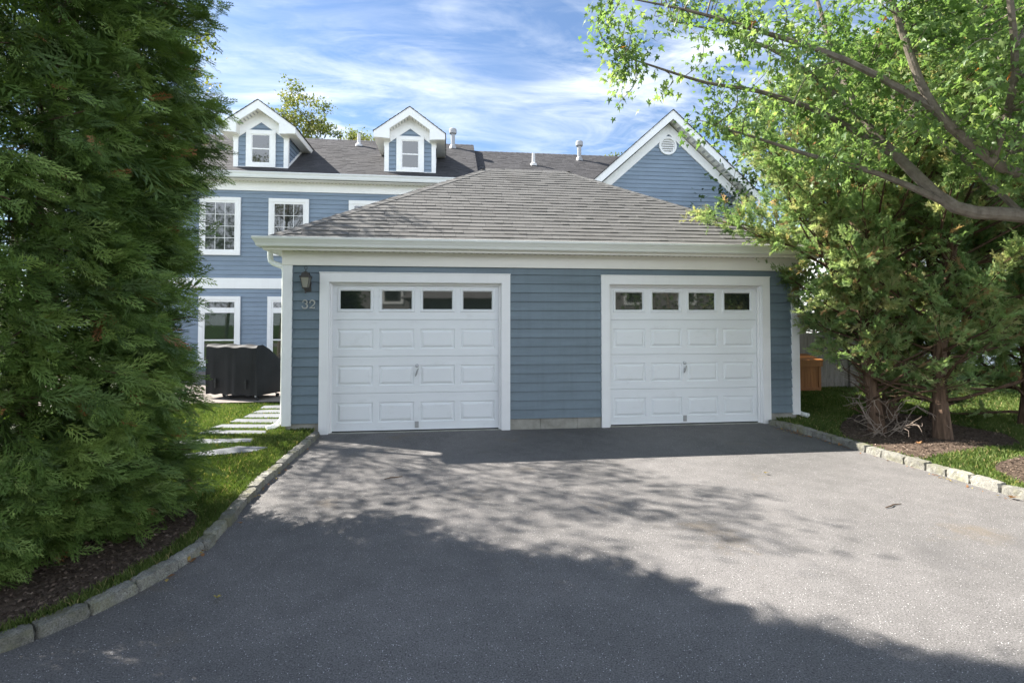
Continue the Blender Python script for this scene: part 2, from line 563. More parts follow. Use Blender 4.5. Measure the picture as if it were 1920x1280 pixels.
# foundation
m = MB()
x = 0
fx = [0.012, .455, None, 3.155, 3.62, 4.05, 4.515, None, 7.215, W - .012]
seg = [(.012, .455), (3.155, 3.60), (3.604, 4.16), (4.164, 4.515), (7.215, W - .012)]
for a, b in (seg[0], seg[4]):
    m.box(a, b, .006, .1245, -.15, ZS - .002)
m.box(.006, .15, .125, D, -.15, ZS - .002); m.box(W - .15, W - .006, .125, D, -.15, ZS - .002); m.box(.16, W - .16, D - .12, D - .006, -.15, ZS - .002)
m.build('foundation', M['concrete'], gar)
for a, b in seg[1:4]:
    m = MB(); m.box(a, b, .006, .12, -.15, ZS - .002); m.build('foundation_block', M['concrete'], gar)
# frieze, soffit, fascia, gutter
m = MB(); sweep_rect(m, 0, W, 0, D, [(.004, ZF0), (.046, ZF0), (.046, ZF1), (.004, ZF1)]); m.build('frieze_board', M['cream'], gar)
OE = .24
m = MB(); sweep_rect(m, 0, W, 0, D, [(.004, ZSO), (OE - .022, ZSO), (OE - .022, ZSO + .02), (.004, ZSO + .02)]); m.mat = 1
x = .1
while x < W - .1:
    m.box(x, x + .035, -.074, -.060, ZSO - .0015, ZSO - .0005); x += .085
m.build('soffit', [M['soffit'], M['slot']], gar)
m = MB(); sweep_rect(m, 0, W, 0, D, [(OE - .022, 2.545), (OE, 2.545), (OE, 2.695), (OE - .022, 2.695)]); m.build('fascia', M['cream'], gar)
gp = [(OE + .001, 2.712), (OE + .001, 2.585), (OE + .060, 2.583), (OE + .070, 2.595), (OE + .076, 2.625), (OE + .098, 2.665), (OE + .113, 2.685),
      (OE + .113, 2.712), (OE + .104, 2.715), (OE + .104, 2.700), (OE + .012, 2.640), (OE + .012, 2.712)]
m = MB(); sweep_rect(m, 0, W, 0, D, gp); gut = m.build('gutter', M['gutter'], gar)
# downspouts
def downspout(pts):
    m = MB(); m.tube(pts, .036, 8, sq=(1.0, .82)); d = m.build('downspout', M['gutter'], gar, smooth=False)
    return d
downspout([(-.30, .26, 2.60), (-.30, .26, 2.50), (-.285, .25, 2.44), (-.24, .23, 2.405), (-.12, .17, 2.365), (-.075, .15, 2.335), (-.062, .14, 2.28), (-.062, .14, .26), (-.075, .125, .19), (-.11, .10, .135), (-.17, .05, .105), (-.24, .0, .09)])
downspout([(W + .30, .26, 2.60), (W + .30, .26, 2.50), (W + .27, .25, 2.43), (W + .12, .17, 2.365), (W + .075, .15, 2.33), (W + .062, .14, 2.27), (W + .062, .14, .22), (W + .08, .12, .15), (W + .12, .05, .12), (W + .16, -.04, .11)])
# roof
EZ, SL = 2.700, .605
hy = D / 2
RZ = EZ + SL * (hy + OE)
ca = 1 / math.hypot(1, SL); sa = SL * ca
slope_len = (hy + OE) / ca
m = MB()
rl, rr = (hy, hy, RZ), (W - hy, hy, RZ)
c0, c1, c2, c3 = (-OE, -OE, EZ), (W + OE, -OE, EZ), (W + OE, D + OE, EZ), (-OE, D + OE, EZ)
dz = Vector((0, 0, -.006))
for f in ((c0, c1, rr, rl), (c1, c2, rr), (c2, c3, rl, rr), (c3, c0, rl)):
    m.poly(*[Vector(p) + dz for p in f], tint=.2)
m.poly(*[Vector(p) + Vector((0, 0, -.03)) for p in (c0, c3, c2, c1)], tint=.2)
shingles(m, c0, (1, 0, 0), (0, ca, sa), (0, -sa, ca), lambda t: t * ca, lambda t: W + 2 * OE - t * ca, slope_len, seed=11)
shingles(m, c3, (0, -1, 0), (ca, 0, sa), (-sa, 0, ca), lambda t: t * ca, lambda t: D + 2 * OE - t * ca, slope_len, seed=12)
shingles(m, c1, (0, 1, 0), (-ca, 0, sa), (sa, 0, ca), lambda t: t * ca, lambda t: D + 2 * OE - t * ca, slope_len, seed=13)
shingles(m, c2, (-1, 0, 0), (0, -ca, sa), (0, sa, ca), lambda t: t * ca, lambda t: W + 2 * OE - t * ca, slope_len, seed=14, tab=(.3, .6))
roof = m.build('roof', M['shingle'], gar)
m = MB()
cap_line(m, c0, rl, (.9, -.3, 0 - .1), (-.3, .9, -.1), seed=5)
cap_line(m, c1, rr, (.3, .9, -.1), (-.9, -.3, -.1), seed=6)
cap_line(m, c3, rl, (-.3, -.9, -.1), (.9, .3, -.1), seed=8)
cap_line(m, c2, rr, (-.9, .3, -.1), (.3, -.9, -.1), seed=9)
cap_line(m, rl, rr, (0, -ca, -sa), (0, ca, -sa), seed=7)
m.build('ridge_cap', M['shingle'], roof)

# garage doors
def garage_door(x0, x1, lab):
    yf = .085
    root_trim = MB()
    t = TR; h = 2.13
    root_trim.box(x0 - t, x0, -.037, .004, -.004, h)
    root_trim.box(x1, x1 + t, -.037, .004, -.004, h)
    root_trim.box(x0 - t, x1 + t, -.037, .004, h, h + t)
    root_trim.box(x0 - t - .006, x1 + t + .006, -.046, .004, h + t + .0005, h + t + .014)
    # jambs reaching back to the leaf, and stop mouldings
    root_trim.box(x0 - .012, x0 + .012, .0045, .13, -.004, h - .012)
    root_trim.box(x1 - .012, x1 + .012, .0045, .13, -.004, h - .012)
    root_trim.box(x0 - .012, x1 + .012, .0045, .13, h - .012, h + .012)
    root_trim.box(x0 + .0125, x0 + .035, .045, .075, -.002, h - .036)
    root_trim.box(x1 - .035, x1 - .0125, .045, .075, -.002, h - .036)
    root_trim.box(x0 + .0125, x1 - .0125, .045, .075, h - .036, h - .0125)
    root_trim.build('door_casing', M['white'], gar)
    m = MB()
    a, b = x0 + .014, x1 - .014
    zb = .022; H = (h - .014 - zb) / 4
    pw = .505; gapx = (b - a - 4 * pw) / 5
    px = [a + gapx + i * (pw + gapx) for i in range(4)]
    glass = []
    for sct in range(4):
        z0 = zb + sct * H + .003; z1 = zb + (sct + 1) * H - .003
        if sct == 3: z1 -= .004
        top = sct == 3
        pz0, pz1 = (z0 + .105, z1 - .125)
        if top: pz0, pz1 = (z1 - .40, z1 - .055)
        # rails and stiles
        def q(xa, xb, za, zc, y=yf):
            m.poly((xa, y, za), (xb, y, za), (xb, y, zc), (xa, y, zc))
        q(a, b, z0, pz0); q(a, b, pz1, z1)
        xx = [a] + sum([[p, p + pw] for p in px], []) + [b]
        for i in range(0, len(xx), 2):
            q(xx[i], xx[i + 1], pz0, pz1)
        # shallow grooves near the section joints
        m.poly((a, yf, z1), (b, yf, z1), (b, yf + .03, z1 + .006), (a, yf + .03, z1 + .006))
        m.poly((a, yf + .03, z0 - .006), (b, yf + .03, z0 - .006), (b, yf, z0), (a, yf, z0))
        if not top:
            m.box(a, b, yf - .004, yf + .001, z1 - .030, z1 - .018)
        if sct > 0:
            m.box(a, b, yf - .004, yf + .001, z0 + .016, z0 + .028)
        for p in px:
            if top:
                # moulded window surround, glass recessed
                rings = [(0, 0), (.008, -.012), (.030, -.012), (.042, .004), (.044, .016)]
            else:
                rings = [(0, 0), (.010, .015), (.022, .015), (.052, -.003), (.058, -.003)]
            loops = []
            for ins, dy in rings:
                loops.append([(p + ins, yf + dy, pz0 + ins), (p + pw - ins, yf + dy, pz0 + ins), (p + pw - ins, yf + dy, pz1 - ins), (p + ins, yf + dy, pz1 - ins)])
            for l0, l1 in zip(loops, loops[1:]):
                for i in range(4):
                    j = (i + 1) % 4
                    m.poly(l0[i], l0[j], l1[j], l1[i])
            if top:
                glass.append((p + .0425, p + pw - .0425, pz0 + .0425, pz1 - .0425))
            else:
                m.poly(*loops[-1])
    m.box(a, b, yf + .031, yf + .05, zb, h - .016)
    m.box(a + .002, b - .002, yf - .010, yf + .010, zb - .02, zb + .012)   # bottom rail
    door = m.build('garage_door', M['door_white'], gar)
    door['label'] = lab
    m = MB(); m.box(a + .002, b - .002, yf - .016, yf - .0105, zb - .017, zb - .003); m.build('bottom_seal', M['rubber'], door)
    for gx0, gx1, gz0, gz1 in glass:
        m = MB(); m.box(gx0, gx1, yf + .0125, yf + .0185, gz0, gz1); m.build('window', M['glass'], door)
    cx = (x0 + x1) / 2
    m = MB()
    m.tube([(cx, yf - .004, .935), (cx, yf - .03, .935)], [.026, .022], 14); m.build('lock_cylinder', M['chrome'], door, True)
    m = MB()
    m.tube([(cx, yf, .845), (cx, yf - .028, .845)], .009, 10)
    m.tube([(cx + .02, yf - .03, .895), (cx + .006, yf - .034, .86), (cx - .008, yf - .034, .82), (cx - .02, yf - .03, .785)], [.008, .013, .013, .006], 10)
    m.build('handle', M['metal'], door, True)
    m = MB()
    m.box(cx - .028, cx + .028, yf - .008, yf - .001, .045, .135)
    m.box(cx - .018, cx + .018, yf - .020, yf - .008, .055, .085)
    m.build('lift_handle', M['metal'], door)
    # concrete sill under the door
    m = MB(); m.box(x0 - .01, x1 + .01, -.02, .4, -.15, .004); m.build('door_sill', M['concrete'], gar)
garage_door(*DO[0], 'white panelled garage door nearer the wall lantern and house number')
garage_door(*DO[1], 'white panelled garage door beside the cedar trees')

# house number 32
def stroke(m, pts, w, y=-.036, th=.014):
    P = [Vector((p[0], 0, p[1])) for p in pts]
    n = len(P)
    L, Rr = [], []
    for i in range(n):
        d = (P[min(i + 1, n - 1)] - P[max(i - 1, 0)]).normalized()
        nn = Vector((-d.z, 0, d.x)); ww = (w[i] if hasattr(w, '__len__') else w) / 2
        L.append(P[i] + nn * ww); Rr.append(P[i] - nn * ww)
    pts3 = [(p.x, y, p.z) for p in L + Rr] + [(p.x, y + th, p.z) for p in L + Rr]
    fs = []
    for i in range(n - 1):
        fs.append((i, i + 1, n + i + 1, n + i))
        fs.append((i + 1, i, 2 * n + i, 2 * n + i + 1))
        fs.append((n + i, n + i + 1, 3 * n + i + 1, 3 * n + i))
    m.add(pts3, fs)
def arc(cx, cz, rx, rz, a0, a1, n=12):
    return [(cx + rx * math.cos(R(a0 + (a1 - a0) * i / n)), cz + rz * math.sin(R(a0 + (a1 - a0) * i / n))) for i in range(n + 1)]
nx, nz = .262, 1.757
m = MB()
top3 = arc(nx, nz + .085, .030, .028, 165, -80)
bot3 = arc(nx - .002, nz + .033, .036, .033, 85, -165)
tp = lambda n: [.007 + .009 * math.sin(math.pi * i / (n - 1)) for i in range(n)]
stroke(m, top3, tp(len(top3))); stroke(m, bot3, tp(len(bot3)), y=-.0366)
m.add(*(lambda c: ([(c[0] + .009 * math.cos(i * math.pi / 4), -.0372, c[1] + .009 * math.sin(i * math.pi / 4)) for i in range(8)], [tuple(range(8))]))((nx - .026, nz + .088)))
m.add(*(lambda c: ([(c[0] + .009 * math.cos(i * math.pi / 4), -.0372, c[1] + .009 * math.sin(i * math.pi / 4)) for i in range(8)], [tuple(range(8))]))((nx - .034, nz + .026)))
nm = m.build('house_number', M['numeral'], gar)
nm['label'] = 'pale metal house number 32'
m = MB()
n2 = nx + .098
curve = arc(n2, nz + .078, .033, .035, 165, -25, 14) + [(n2 + .015, nz + .045), (n2 - .015, nz + .018), (n2 - .036, nz + .004)]
stroke(m, curve, tp(len(curve)))
stroke(m, [(n2 - .038, nz + .006), (n2, nz + .008), (n2 + .030, nz + .006), (n2 + .036, nz + .024)], [.010, .014, .013, .005], y=-.0366)
m.add(*(lambda c: ([(c[0] + .009 * math.cos(i * math.pi / 4), -.0372, c[1] + .009 * math.sin(i * math.pi / 4)) for i in range(8)], [tuple(range(8))]))((n2 - .028, nz + .080)))
m.build('numeral', M['numeral'], nm)

# wall lantern
LX = .292
lan = thing('wall_lantern', 'weathered bronze carriage lantern mounted above the house number', 'lantern', (LX, 0, 2.0))
m = MB()
m.box(LX - .030, LX + .052, -.030, -.008, 1.99, 2.13)
m.tube([(LX + .01, -.03, 2.06), (LX + .005, -.07, 2.03), (LX, -.10, 2.02), (LX, -.115, 2.045)], .010, 8)
m.lathe((LX, -.115, 0), [(.006, 1.965), (.014, 1.975), (.008, 1.995), (.02, 2.01), (.028, 2.03)], 12)
m.build('bracket', M['bronze'], lan)
m = MB()
for i in range(4):
    pass
def frust(m, c, a0, z0, a1, z1):
    p = []
    for a, z in ((a0, z0), (a1, z1)):
        p += [(c[0] - a, c[1] - a, z), (c[0] + a, c[1] - a, z), (c[0] + a, c[1] + a, z), (c[0] - a, c[1] + a, z)]
    m.add(p, [(3, 2, 1, 0), (4, 5, 6, 7)] + [(i, (i + 1) % 4, (i + 1) % 4 + 4, i + 4) for i in range(4)])
lc = (LX, -.115)
frust(m, lc, .034, 2.045, .058, 2.185); m.build('glass', M['lantern_glass'], lan)
m = MB()
frust(m, lc, .038, 2.030, .038, 2.046)
frust(m, lc, .074, 2.185, .066, 2.205); frust(m, lc, .052, 2.2055, .044, 2.245); frust(m, lc, .046, 2.2455, .012, 2.265)
for sx in (-1, 1):
    for sy in (-1, 1):
        m.tube([(lc[0] + sx * .035, lc[1] + sy * .035, 2.045), (lc[0] + sx * .060, lc[1] + sy * .060, 2.186)], .005, 6)
m.tube([(LX, -.115, 2.262), (LX, -.115, 2.30)], .006, 8)
m.tube([(LX - .02 * math.cos(a), -.115, 2.315 + .022 * math.sin(a)) for a in [2 * math.pi * i / 12 for i in range(13)]], .0035, 6)
m.build('cap', M['bronze'], lan)

# ================================================================== HOUSE
HY = 8.8
ES = .622
EYe, EZe = 8.45, 5.90
RY, RZh = 12.0, EZe + ES * (12.0 - 8.45)
house = thing('house', 'two storey blue clapboard house with two white gabled dormers behind the garage', 'house', (-2, HY, 0))
m = MB(); clap(m, (-9.5, HY, 0), (1, 0, 0), (0, -1, 0), [(0, 16.4, .12, 2.52), (0, 16.4, 2.83, 5.43)], .12, .134)
m.box(-9.5, 6.9, HY + .003, HY + 6.4, .0, 5.6)
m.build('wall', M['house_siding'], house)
m = MB(); m.box(-9.5, 6.9, HY - .044, HY + .002, 2.522, 2.828); m.build('belly_band', M['white'], house)
m = MB(); m.box(-9.5, 6.9, HY - .046, HY + .002, 5.43, 5.72); m.build('frieze_board', M['white'], house)
m = MB(); m.box(-9.5, 6.9, EYe + .02, HY - .0465, 5.70, 5.72); m.mat = 1
x = -5.2
while x < 2.6:
    m.box(x, x + .04, HY - .09, HY - .07, 5.6985, 5.6995); x += .11
m.build('soffit', [M['soffit'], M['slot']], house)
m = MB()
gpr = [(EYe + .03, 5.735), (EYe + .03, 5.86), (EYe + .001, 5.885), (EYe - .115, 5.90), (EYe - .115, 5.875), (EYe - .085, 5.83), (EYe - .075, 5.775), (EYe - .06, 5.735)]
m.prism(gpr, 'x', -9.5, 3.2); m.prism([(y + .36, z) for y, z in gpr], 'x', 3.202, 6.9)
m.build('gutter', M['house_gutter'], house)
# main roof and the set-back roof beside it
cA = 1 / math.hypot(1, ES); sA = ES * cA
def plain_roof(m, x0, x1, y0, z0, ridge_y, seed, back=True):
    rz = z0 + ES * (ridge_y - y0)
    m.poly((x0, y0, z0 - .006), (x1, y0, z0 - .006), (x1, ridge_y, rz - .006), (x0, ridge_y, rz - .006), tint=.2)
    yb = 2 * ridge_y - y0
    m.poly((x1, yb, z0), (x0, yb, z0), (x0, ridge_y, rz - .004), (x1, ridge_y, rz - .004), tint=.4)
    m.poly((x0, y0, z0 - .01), (x0, ridge_y, rz - .01), (x0, yb, z0 - .01)); m.poly((x1, y0, z0 - .01), (x1, yb, z0 - .01), (x1, ridge_y, rz - .01))
    shingles(m, (x0, y0, z0), (1, 0, 0), (0, cA, sA), (0, -sA, cA), lambda t: 0, lambda t: x1 - x0, (ridge_y - y0) / cA, expo=.15, seed=seed, thick=(.006, .011))
    cap_line(m, (x0, ridge_y, rz), (x1, ridge_y, rz), (0, -cA, -sA), (0, cA, -sA), seed=seed)
m = MB(); plain_roof(m, -9.5, 3.19, EYe, EZe, RY, 21)
m.prism([(EYe + .02, 5.70), (EYe + .02, EZe - .012), (RY, RZh - .012), (2 * RY - EYe, EZe - .012)], 'x', 3.10, 3.185)
m.build('roof', M['house_shingle'], house)
m = MB(); plain_roof(m, 3.195, 9.4, EYe + .36, EZe, RY, 22); r2 = m.build('roof', M['house_shingle'], house)
r2['label'] = 'lower set-back roof section running behind the garage ridge'
# roof pipes
def rz_main(y, off=0): return EZe + ES * (y - EYe - off)
def pvc(x, y, off):
    z = rz_main(y, off)
    m = MB(); m.lathe((x, y, z), [(.13, -.04), (.12, .04), (.062, .09), (.055, .42)], 14)
    m.build('vent_pipe', M['pipe_white'], house, False)
def flue(x, y, off):
    z = rz_main(y, off)
    m = MB(); m.lathe((x, y, z), [(.15, -.06), (.10, .08), (.075, .10), (.075, .50), (.12, .505), (.135, .53), (.135, .66), (.115, .69), (.03, .71)], 16)
    m.build('flue_pipe', M['flue'], house, False)
pvc(-.88, 11.41, 0); flue(2.42, 11.6, 0); pvc(5.24, 10.66, .36); flue(7.09, 11.45, .36)

def window(parent, x0, x1, z0, z1, y, cols=1, rows=1, trim=.11, kind='grid', glass='glass'):
    """double hung window; front plane of the wall at y, facing -y"""
    m = MB()
    p = .045
    m.box(x0, x0 + trim, y - p, y, z0 + trim, z1 - trim); m.box(x1 - trim, x1, y - p, y, z0 + trim, z1 - trim)
    m.box(x0, x1, y - p - .006, y, z1 - trim, z1); m.box(x0, x1, y - p - .012, y, z0, z0 + trim)
    a, b, c, d = x0 + trim, x1 - trim, z0 + trim, z1 - trim
    s = .055
    m.box(a, a + s, y - p + .012, y, c, d); m.box(b - s, b, y - p + .012, y, c, d)
    m.box(a + s, b - s, y - p + .012, y, d - s, d); m.box(a + s, b - s, y - p + .012, y, c, c + s)
    a += s; b -= s; c += s; d -= s
    fr = m.build('window', M['white'], parent)
    def pane(za, zb, mat, name='pane', dy=0):
        q = MB(); q.box(a, b, y - .022 + dy, y - .017 + dy, za, zb); return q.build(name, M[mat], fr)
    def bar(*bx):
        bb.box(*bx)
    if kind == 'grid':
        pane(c, d, glass)
        bb = MB()
        for i in range(1, cols):
            xx = a + (b - a) * i / cols; bb.box(xx - .007, xx + .007, y - .027, y - .0225, c, d)
        for i in range(1, rows):
            zz = c + (d - c) * i / rows; bb.box(a, b, y - .0305, y - .0226, zz - .007, zz + .007)
        bb.build('muntin', M['white'], fr)
    elif kind == 'hung':
        zm = (c + d) / 2
        pane(c, zm - .02, glass); pane(zm + .02, d, glass)
        bb = MB(); bb.box(a, b, y - .036, y - .001, zm - .02, zm + .02); bb.build('meeting_rail', M['white'], fr)
    elif kind == 'tall':
        zt = d - .17; zt2 = zt - .15; zm = 1.01
        pane(zt, d, 'glass')
        bb = MB(); bb.box(a - .01, b + .01, y - p + .004, y - .001, zt2, zt); bb.build('transom_bar', M['white'], fr)
        bb = MB(); bb.box(a, b, y - .036, y - .001, zm - .02, zm + .02); bb.build('meeting_rail', M['white'], fr)
        pane(zm + .02, zt2, 'glass_clear')
        pane(c, zm - .02, 'glass')
        q = MB()
        z = zm + .03
        while z < zt2:
            q.poly((a, y - .004, z), (b, y - .004, z), (b, y - .012, z + .030), (a, y - .012, z + .030)); z += .03
        q.build('blind', M['blind'], fr)
    return fr
yw = HY - .024
window(house, -4.75 - .22, -3.83, 3.50, 5.21, yw, 3, 4)
window(house, -3.04, -1.89, 3.50, 5.21, yw, 3, 4)
window(house, -.73, .42, 3.50, 5.21, yw, 3, 4)
window(house, -4.95, -3.80, .25, 2.29, yw, kind='tall')
window(house, -3.04, -1.89, .25, 2.29, yw, kind='tall')
window(house, -6.9, -5.8, 3.50, 5.21, yw, 3, 4)

def dormer(cx):
    yf = 8.87; yo = 8.52; zb = 6.12; hw = .75
    zp = 8.08; sl = .73
    zfl = zp - 1.0       # bottom of the boxed returns
    m = MB()
    apex = zp - .12
    clap(m, (cx, yf, 0), (1, 0, 0), (0, -1, 0), [(-hw, hw, zb, apex - .2)], zb, .134, clip=lambda z: (-min(hw, max(0, (apex - .1 - z) / sl)), min(hw, max(0, (apex - .1 - z) / sl))))
    yb = EYe + (zfl - EZe) / ES + .3
    clap(m, (cx - hw, yb, 0), (0, -1, 0), (-1, 0, 0), [(0, yb - yf, zb, zfl)], zb, .134)
    clap(m, (cx + hw, yf, 0), (0, 1, 0), (1, 0, 0), [(0, yb - yf, zb, zfl)], zb, .134)
    m.box(cx - hw + .004, cx + hw - .004, yf + .004, yb, zb - .1, zfl)
    d = m.build('dormer', M['house_siding'], house)
    # corner boards and gable trim
    m = MB()
    for sx in (-1, 1):
        xa, xb = sorted((cx + sx * (hw + .034), cx + sx * (hw - .10)))
        m.box(xa, xb, yf - .036, yf + .07, zb, zfl - .001)
        # sloping skirt where the cheek meets the roof
        m.prism([(yf + .07, rz_main(yf + .07) + .01), (yf + .07, rz_main(yf + .07) + .09), (yb - .3, rz_main(yb - .3) + .09), (yb - .3, rz_main(yb - .3) + .01)], 'x', *sorted((cx + sx * (hw + .030), cx + sx * (hw + .003))))
    m.box(cx - hw + .10, cx + hw - .10, yf - .032, yf + .002, zb, zb + .05)
    m.build('corner_board', M['white'], d)
    m = MB()
    for sx in (-1, 1):
        ou = [(cx, zp - .20), (cx + sx * .80, zp - .20 - .80 * sl), (cx + sx * .80, zp - .20 - .80 * sl - .36), (cx, zp - .57)]
        m.prism(ou if sx > 0 else ou[::-1], 'y', yf - .042 - (.001 if sx > 0 else 0), yf + .002)
    m.build('frieze_board', M['white'], d)
    # fascia with boxed returns
    m = MB()
    pts = [(cx, zp - .012), (cx - 1.07, zp - .012 - 1.07 * sl), (cx - 1.07, zfl + .03), (cx - .60, zfl), (cx - .60, zp - .69), (cx, zp - .27)]
    m.prism(pts, 'y', yo, yo + .025)
    pts = [(2 * cx - a, b) for a, b in pts][::-1]
    m.prism(pts, 'y', yo, yo + .025)
    m.build('fascia', M['white'], d)
    # sloping soffit under the gable overhang, flat soffit under the side eaves
    m = MB()
    for sx in (-1, 1):
        m.prism([(cx, zp - .262), (cx + sx * .75, zp - .262 - .75 * sl), (cx + sx * .75, zp - .242 - .75 * sl), (cx, zp - .242)][::sx], 'y', yo + .026, yf + .01)
        m.box(*sorted((cx + sx * (hw + .035), cx + sx * 1.06)), yo + .026, EYe + (zfl - EZe) / ES + .1, zfl + .012, zfl + .03)
        m.box(*sorted((cx + sx * .60, cx + sx * (hw + .0345))), yo + .026, yf - .043, zfl + .004, zfl + .022)
        m.prism([(cx + sx * 1.045, zfl + .03), (cx + sx * 1.07, zfl + .03), (cx + sx * 1.07, zp - .02 - 1.07 * sl), (cx + sx * 1.045, zp - .02 - 1.045 * sl)][::sx], 'y', yo + .026, EYe + (7.3 - EZe) / ES)
        m.box(*sorted((cx + sx * .60, cx + sx * .62)), yo + .026, yf, zfl + .023, zp - .70)
    m.mat = 1
    for sx in (-1, 1):
        for i in range(7):
            xx = cx + sx * (.08 + i * .085); zz = zp - .266 - abs(xx - cx) * sl; w_ = .017
            m.poly((xx - w_, yo + .07, zz + sx * w_ * sl), (xx + w_, yo + .07, zz - sx * w_ * sl), (xx + w_, yf - .09, zz - sx * w_ * sl), (xx - w_, yf - .09, zz + sx * w_ * sl))
    m.build('soffit', [M['soffit'], M['metal']], d)
    # roof
    m2 = MB()
    ybk = EYe + (zp - EZe) / ES
    yek = EYe + (zp - 1.09 * sl - EZe) / ES
    cd = 1 / math.hypot(1, sl); sd = sl * cd
    for sx in (-1, 1):
        n = Vector((sx * sd, 0, cd))
        top = [(cx, yo - .02, zp), (cx + sx * 1.09, yo - .02, zp - 1.09 * sl), (cx + sx * 1.09, yek, zp - 1.09 * sl), (cx, ybk, zp)]
        lo = [(p[0], p[1], p[2] - .014) for p in top]
        m2.add(top + lo, [(0, 1, 2, 3), (7, 6, 5, 4), (0, 4, 5, 1), (1, 5, 6, 2)] , .35)
        Ls = 1.09 / cd
        if sx < 0:
            P0 = (cx - 1.09, yek, zp - 1.09 * sl); exv = (0, -1, 0); euv = (cd, 0, sd); Lf = lambda t: -(ybk - yek) * t / Ls; Rf = lambda t: yek - yo + .02
        else:
            P0 = (cx + 1.09, yo - .02, zp - 1.09 * sl); exv = (0, 1, 0); euv = (-cd, 0, sd); Lf = lambda t: 0; Rf = lambda t: yek - yo + .02 + (ybk - yek) * t / Ls
        shingles(m2, P0, exv, euv, n, Lf, Rf, Ls, expo=.15, seed=31 + sx)
    m2.build('roof', M['house_shingle'], d)
    wx = .42
    fr = MB()
    z0, z1 = zb + .03, zb + 1.14
    fr_t = .15
    y = yf - .022
    mm = MB()
    p = .045
    mm.box(cx - wx, cx - wx + fr_t, y - p, y, z0 + .12, z1 - .12); mm.box(cx + wx - fr_t, cx + wx, y - p, y, z0 + .12, z1 - .12)
    mm.box(cx - wx, cx + wx, y - p - .005, y, z1 - .12, z1); mm.box(cx - wx, cx + wx, y - p - .008, y, z0, z0 + .12)
    a, b, c0_, d0_ = cx - wx + fr_t, cx + wx - fr_t, z0 + .12, z1 - .12
    s_ = .03
    mm.box(a, a + s_, y - .03, y, c0_, d0_); mm.box(b - s_, b, y - .03, y, c0_, d0_); mm.box(a + s_, b - s_, y - .03, y, d0_ - s_, d0_); mm.box(a + s_, b - s_, y - .03, y, c0_, c0_ + s_)
    zm = (c0_ + d0_) / 2
    mm.box(a + s_, b - s_, y - .034, y, zm - .02, zm + .02)
    mm.build('window_frame', M['white'], d)
    for za, zb2 in ((c0_ + s_, zm - .02), (zm + .02, d0_ - s_)):
        q = MB(); q.box(a + s_, b - s_, y - .020, y - .014, za, zb2); q.build('window_pane', M['glass'], d)
    return d
dormer(-3.31)['label'] = 'white gabled dormer beside the tall arborvitae'
dormer(1.085)['label'] = 'white gabled dormer above the garage roof peak'

# right wing with a gable front
wing = thing('gabled_house', 'blue clapboard house wing with a steep white trimmed gable and round vent', 'house', (9.4, HY, 0))
gx, gp_, gs = 9.40, 8.33, .893
yo = HY - .42
hwid = 2.42
m = MB()
ap = gp_ - .45
clap(m, (gx, HY, 0), (1, 0, 0), (0, -1, 0), [(-hwid, hwid, .12, ap - .05)], .12, .134, clip=lambda z: (-min(hwid, max(0, (ap - z) / gs)), min(hwid, max(0, (ap - z) / gs))))
clap(m, (gx + hwid, HY, 0), (0, 1, 0), (1, 0, 0), [(0, 6, .12, 5.7)], .12, .134)
m.prism([(gx - hwid + .003, 0), (gx + hwid - .003, 0), (gx + hwid - .003, ap - hwid * gs), (gx, ap), (gx - hwid + .003, ap - hwid * gs)], 'y', HY + .004, HY + 6)
m.build('wall', M['house_siding'], wing)
m = MB()
for sx in (-1, 1):
    e = 2.9
    ou = [(gx, gp_ - .012), (gx + sx * e, gp_ - .012 - e * gs), (gx + sx * e, gp_ - .012 - e * gs - .27), (gx, gp_ - .30)]
    m.prism(ou[::sx], 'y', yo - (.001 if sx > 0 else 0), yo + .03)
m.build('fascia', M['white'], wing)
m = MB()
for sx in (-1, 1):
    e = 2.62
    ou = [(gx, gp_ - .33), (gx + sx * e, gp_ - .33 - e * gs), (gx + sx * e, gp_ - .33 - e * gs - .34), (gx, gp_ - .67)]
    m.prism(ou[::sx], 'y', HY - .055 - (.001 if sx > 0 else 0), HY + .002)
m.build('frieze_board', M['white'], wing)
m = MB(); sl_ = MB()
for sx in (-1, 1):
    e = 2.88
    m.prism([(gx, gp_ - .27), (gx + sx * e, gp_ - .27 - e * gs), (gx + sx * e, gp_ - .25 - e * gs), (gx, gp_ - .25)][::sx], 'y', yo + .031, HY)
    for i in range(16):
        xx = gx + sx * (.12 + i * .165); zz = gp_ - .274 - abs(xx - gx) * gs; w_ = .03
        sl_.poly((xx - w_, yo + .10, zz + sx * w_ * gs), (xx + w_, yo + .10, zz - sx * w_ * gs), (xx + w_, HY - .10, zz - sx * w_ * gs), (xx - w_, HY - .10, zz + sx * w_ * gs))
m.mat = 1
o_ = len(m.v); m.add(sl_.v, sl_.f)
m.build('soffit', [M['soffit'], M['metal']], wing)
m = MB()
cg = 1 / math.hypot(1, gs); sg = gs * cg
for sx in (-1, 1):
    e = 2.93
    top = [(gx, yo - .03, gp_), (gx + sx * e, yo - .03, gp_ - e * gs), (gx + sx * e, 14.5, gp_ - e * gs), (gx, 14.5, gp_)]
    m.add(top + [(p[0], p[1], p[2] - .015) for p in top], [(0, 1, 2, 3), (7, 6, 5, 4), (0, 4, 5, 1), (1, 5, 6, 2)], .3)
    Ls = e / cg
    if sx < 0:
        shingles(m, (gx - e, 14.5, gp_ - e * gs), (0, -1, 0), (cg, 0, sg), (-sg, 0, cg), lambda t: 0, lambda t: 14.5 - yo + .03, Ls, expo=.15, seed=41)
    else:
        shingles(m, (gx + e, yo - .03, gp_ - e * gs), (0, 1, 0), (-cg, 0, sg), (sg, 0, cg), lambda t: 0, lambda t: 14.5 - yo + .03, Ls, expo=.15, seed=42)
m.build('roof', M['house_shingle'], wing)
m = MB()
gz_ = gp_ - 2.93 * gs
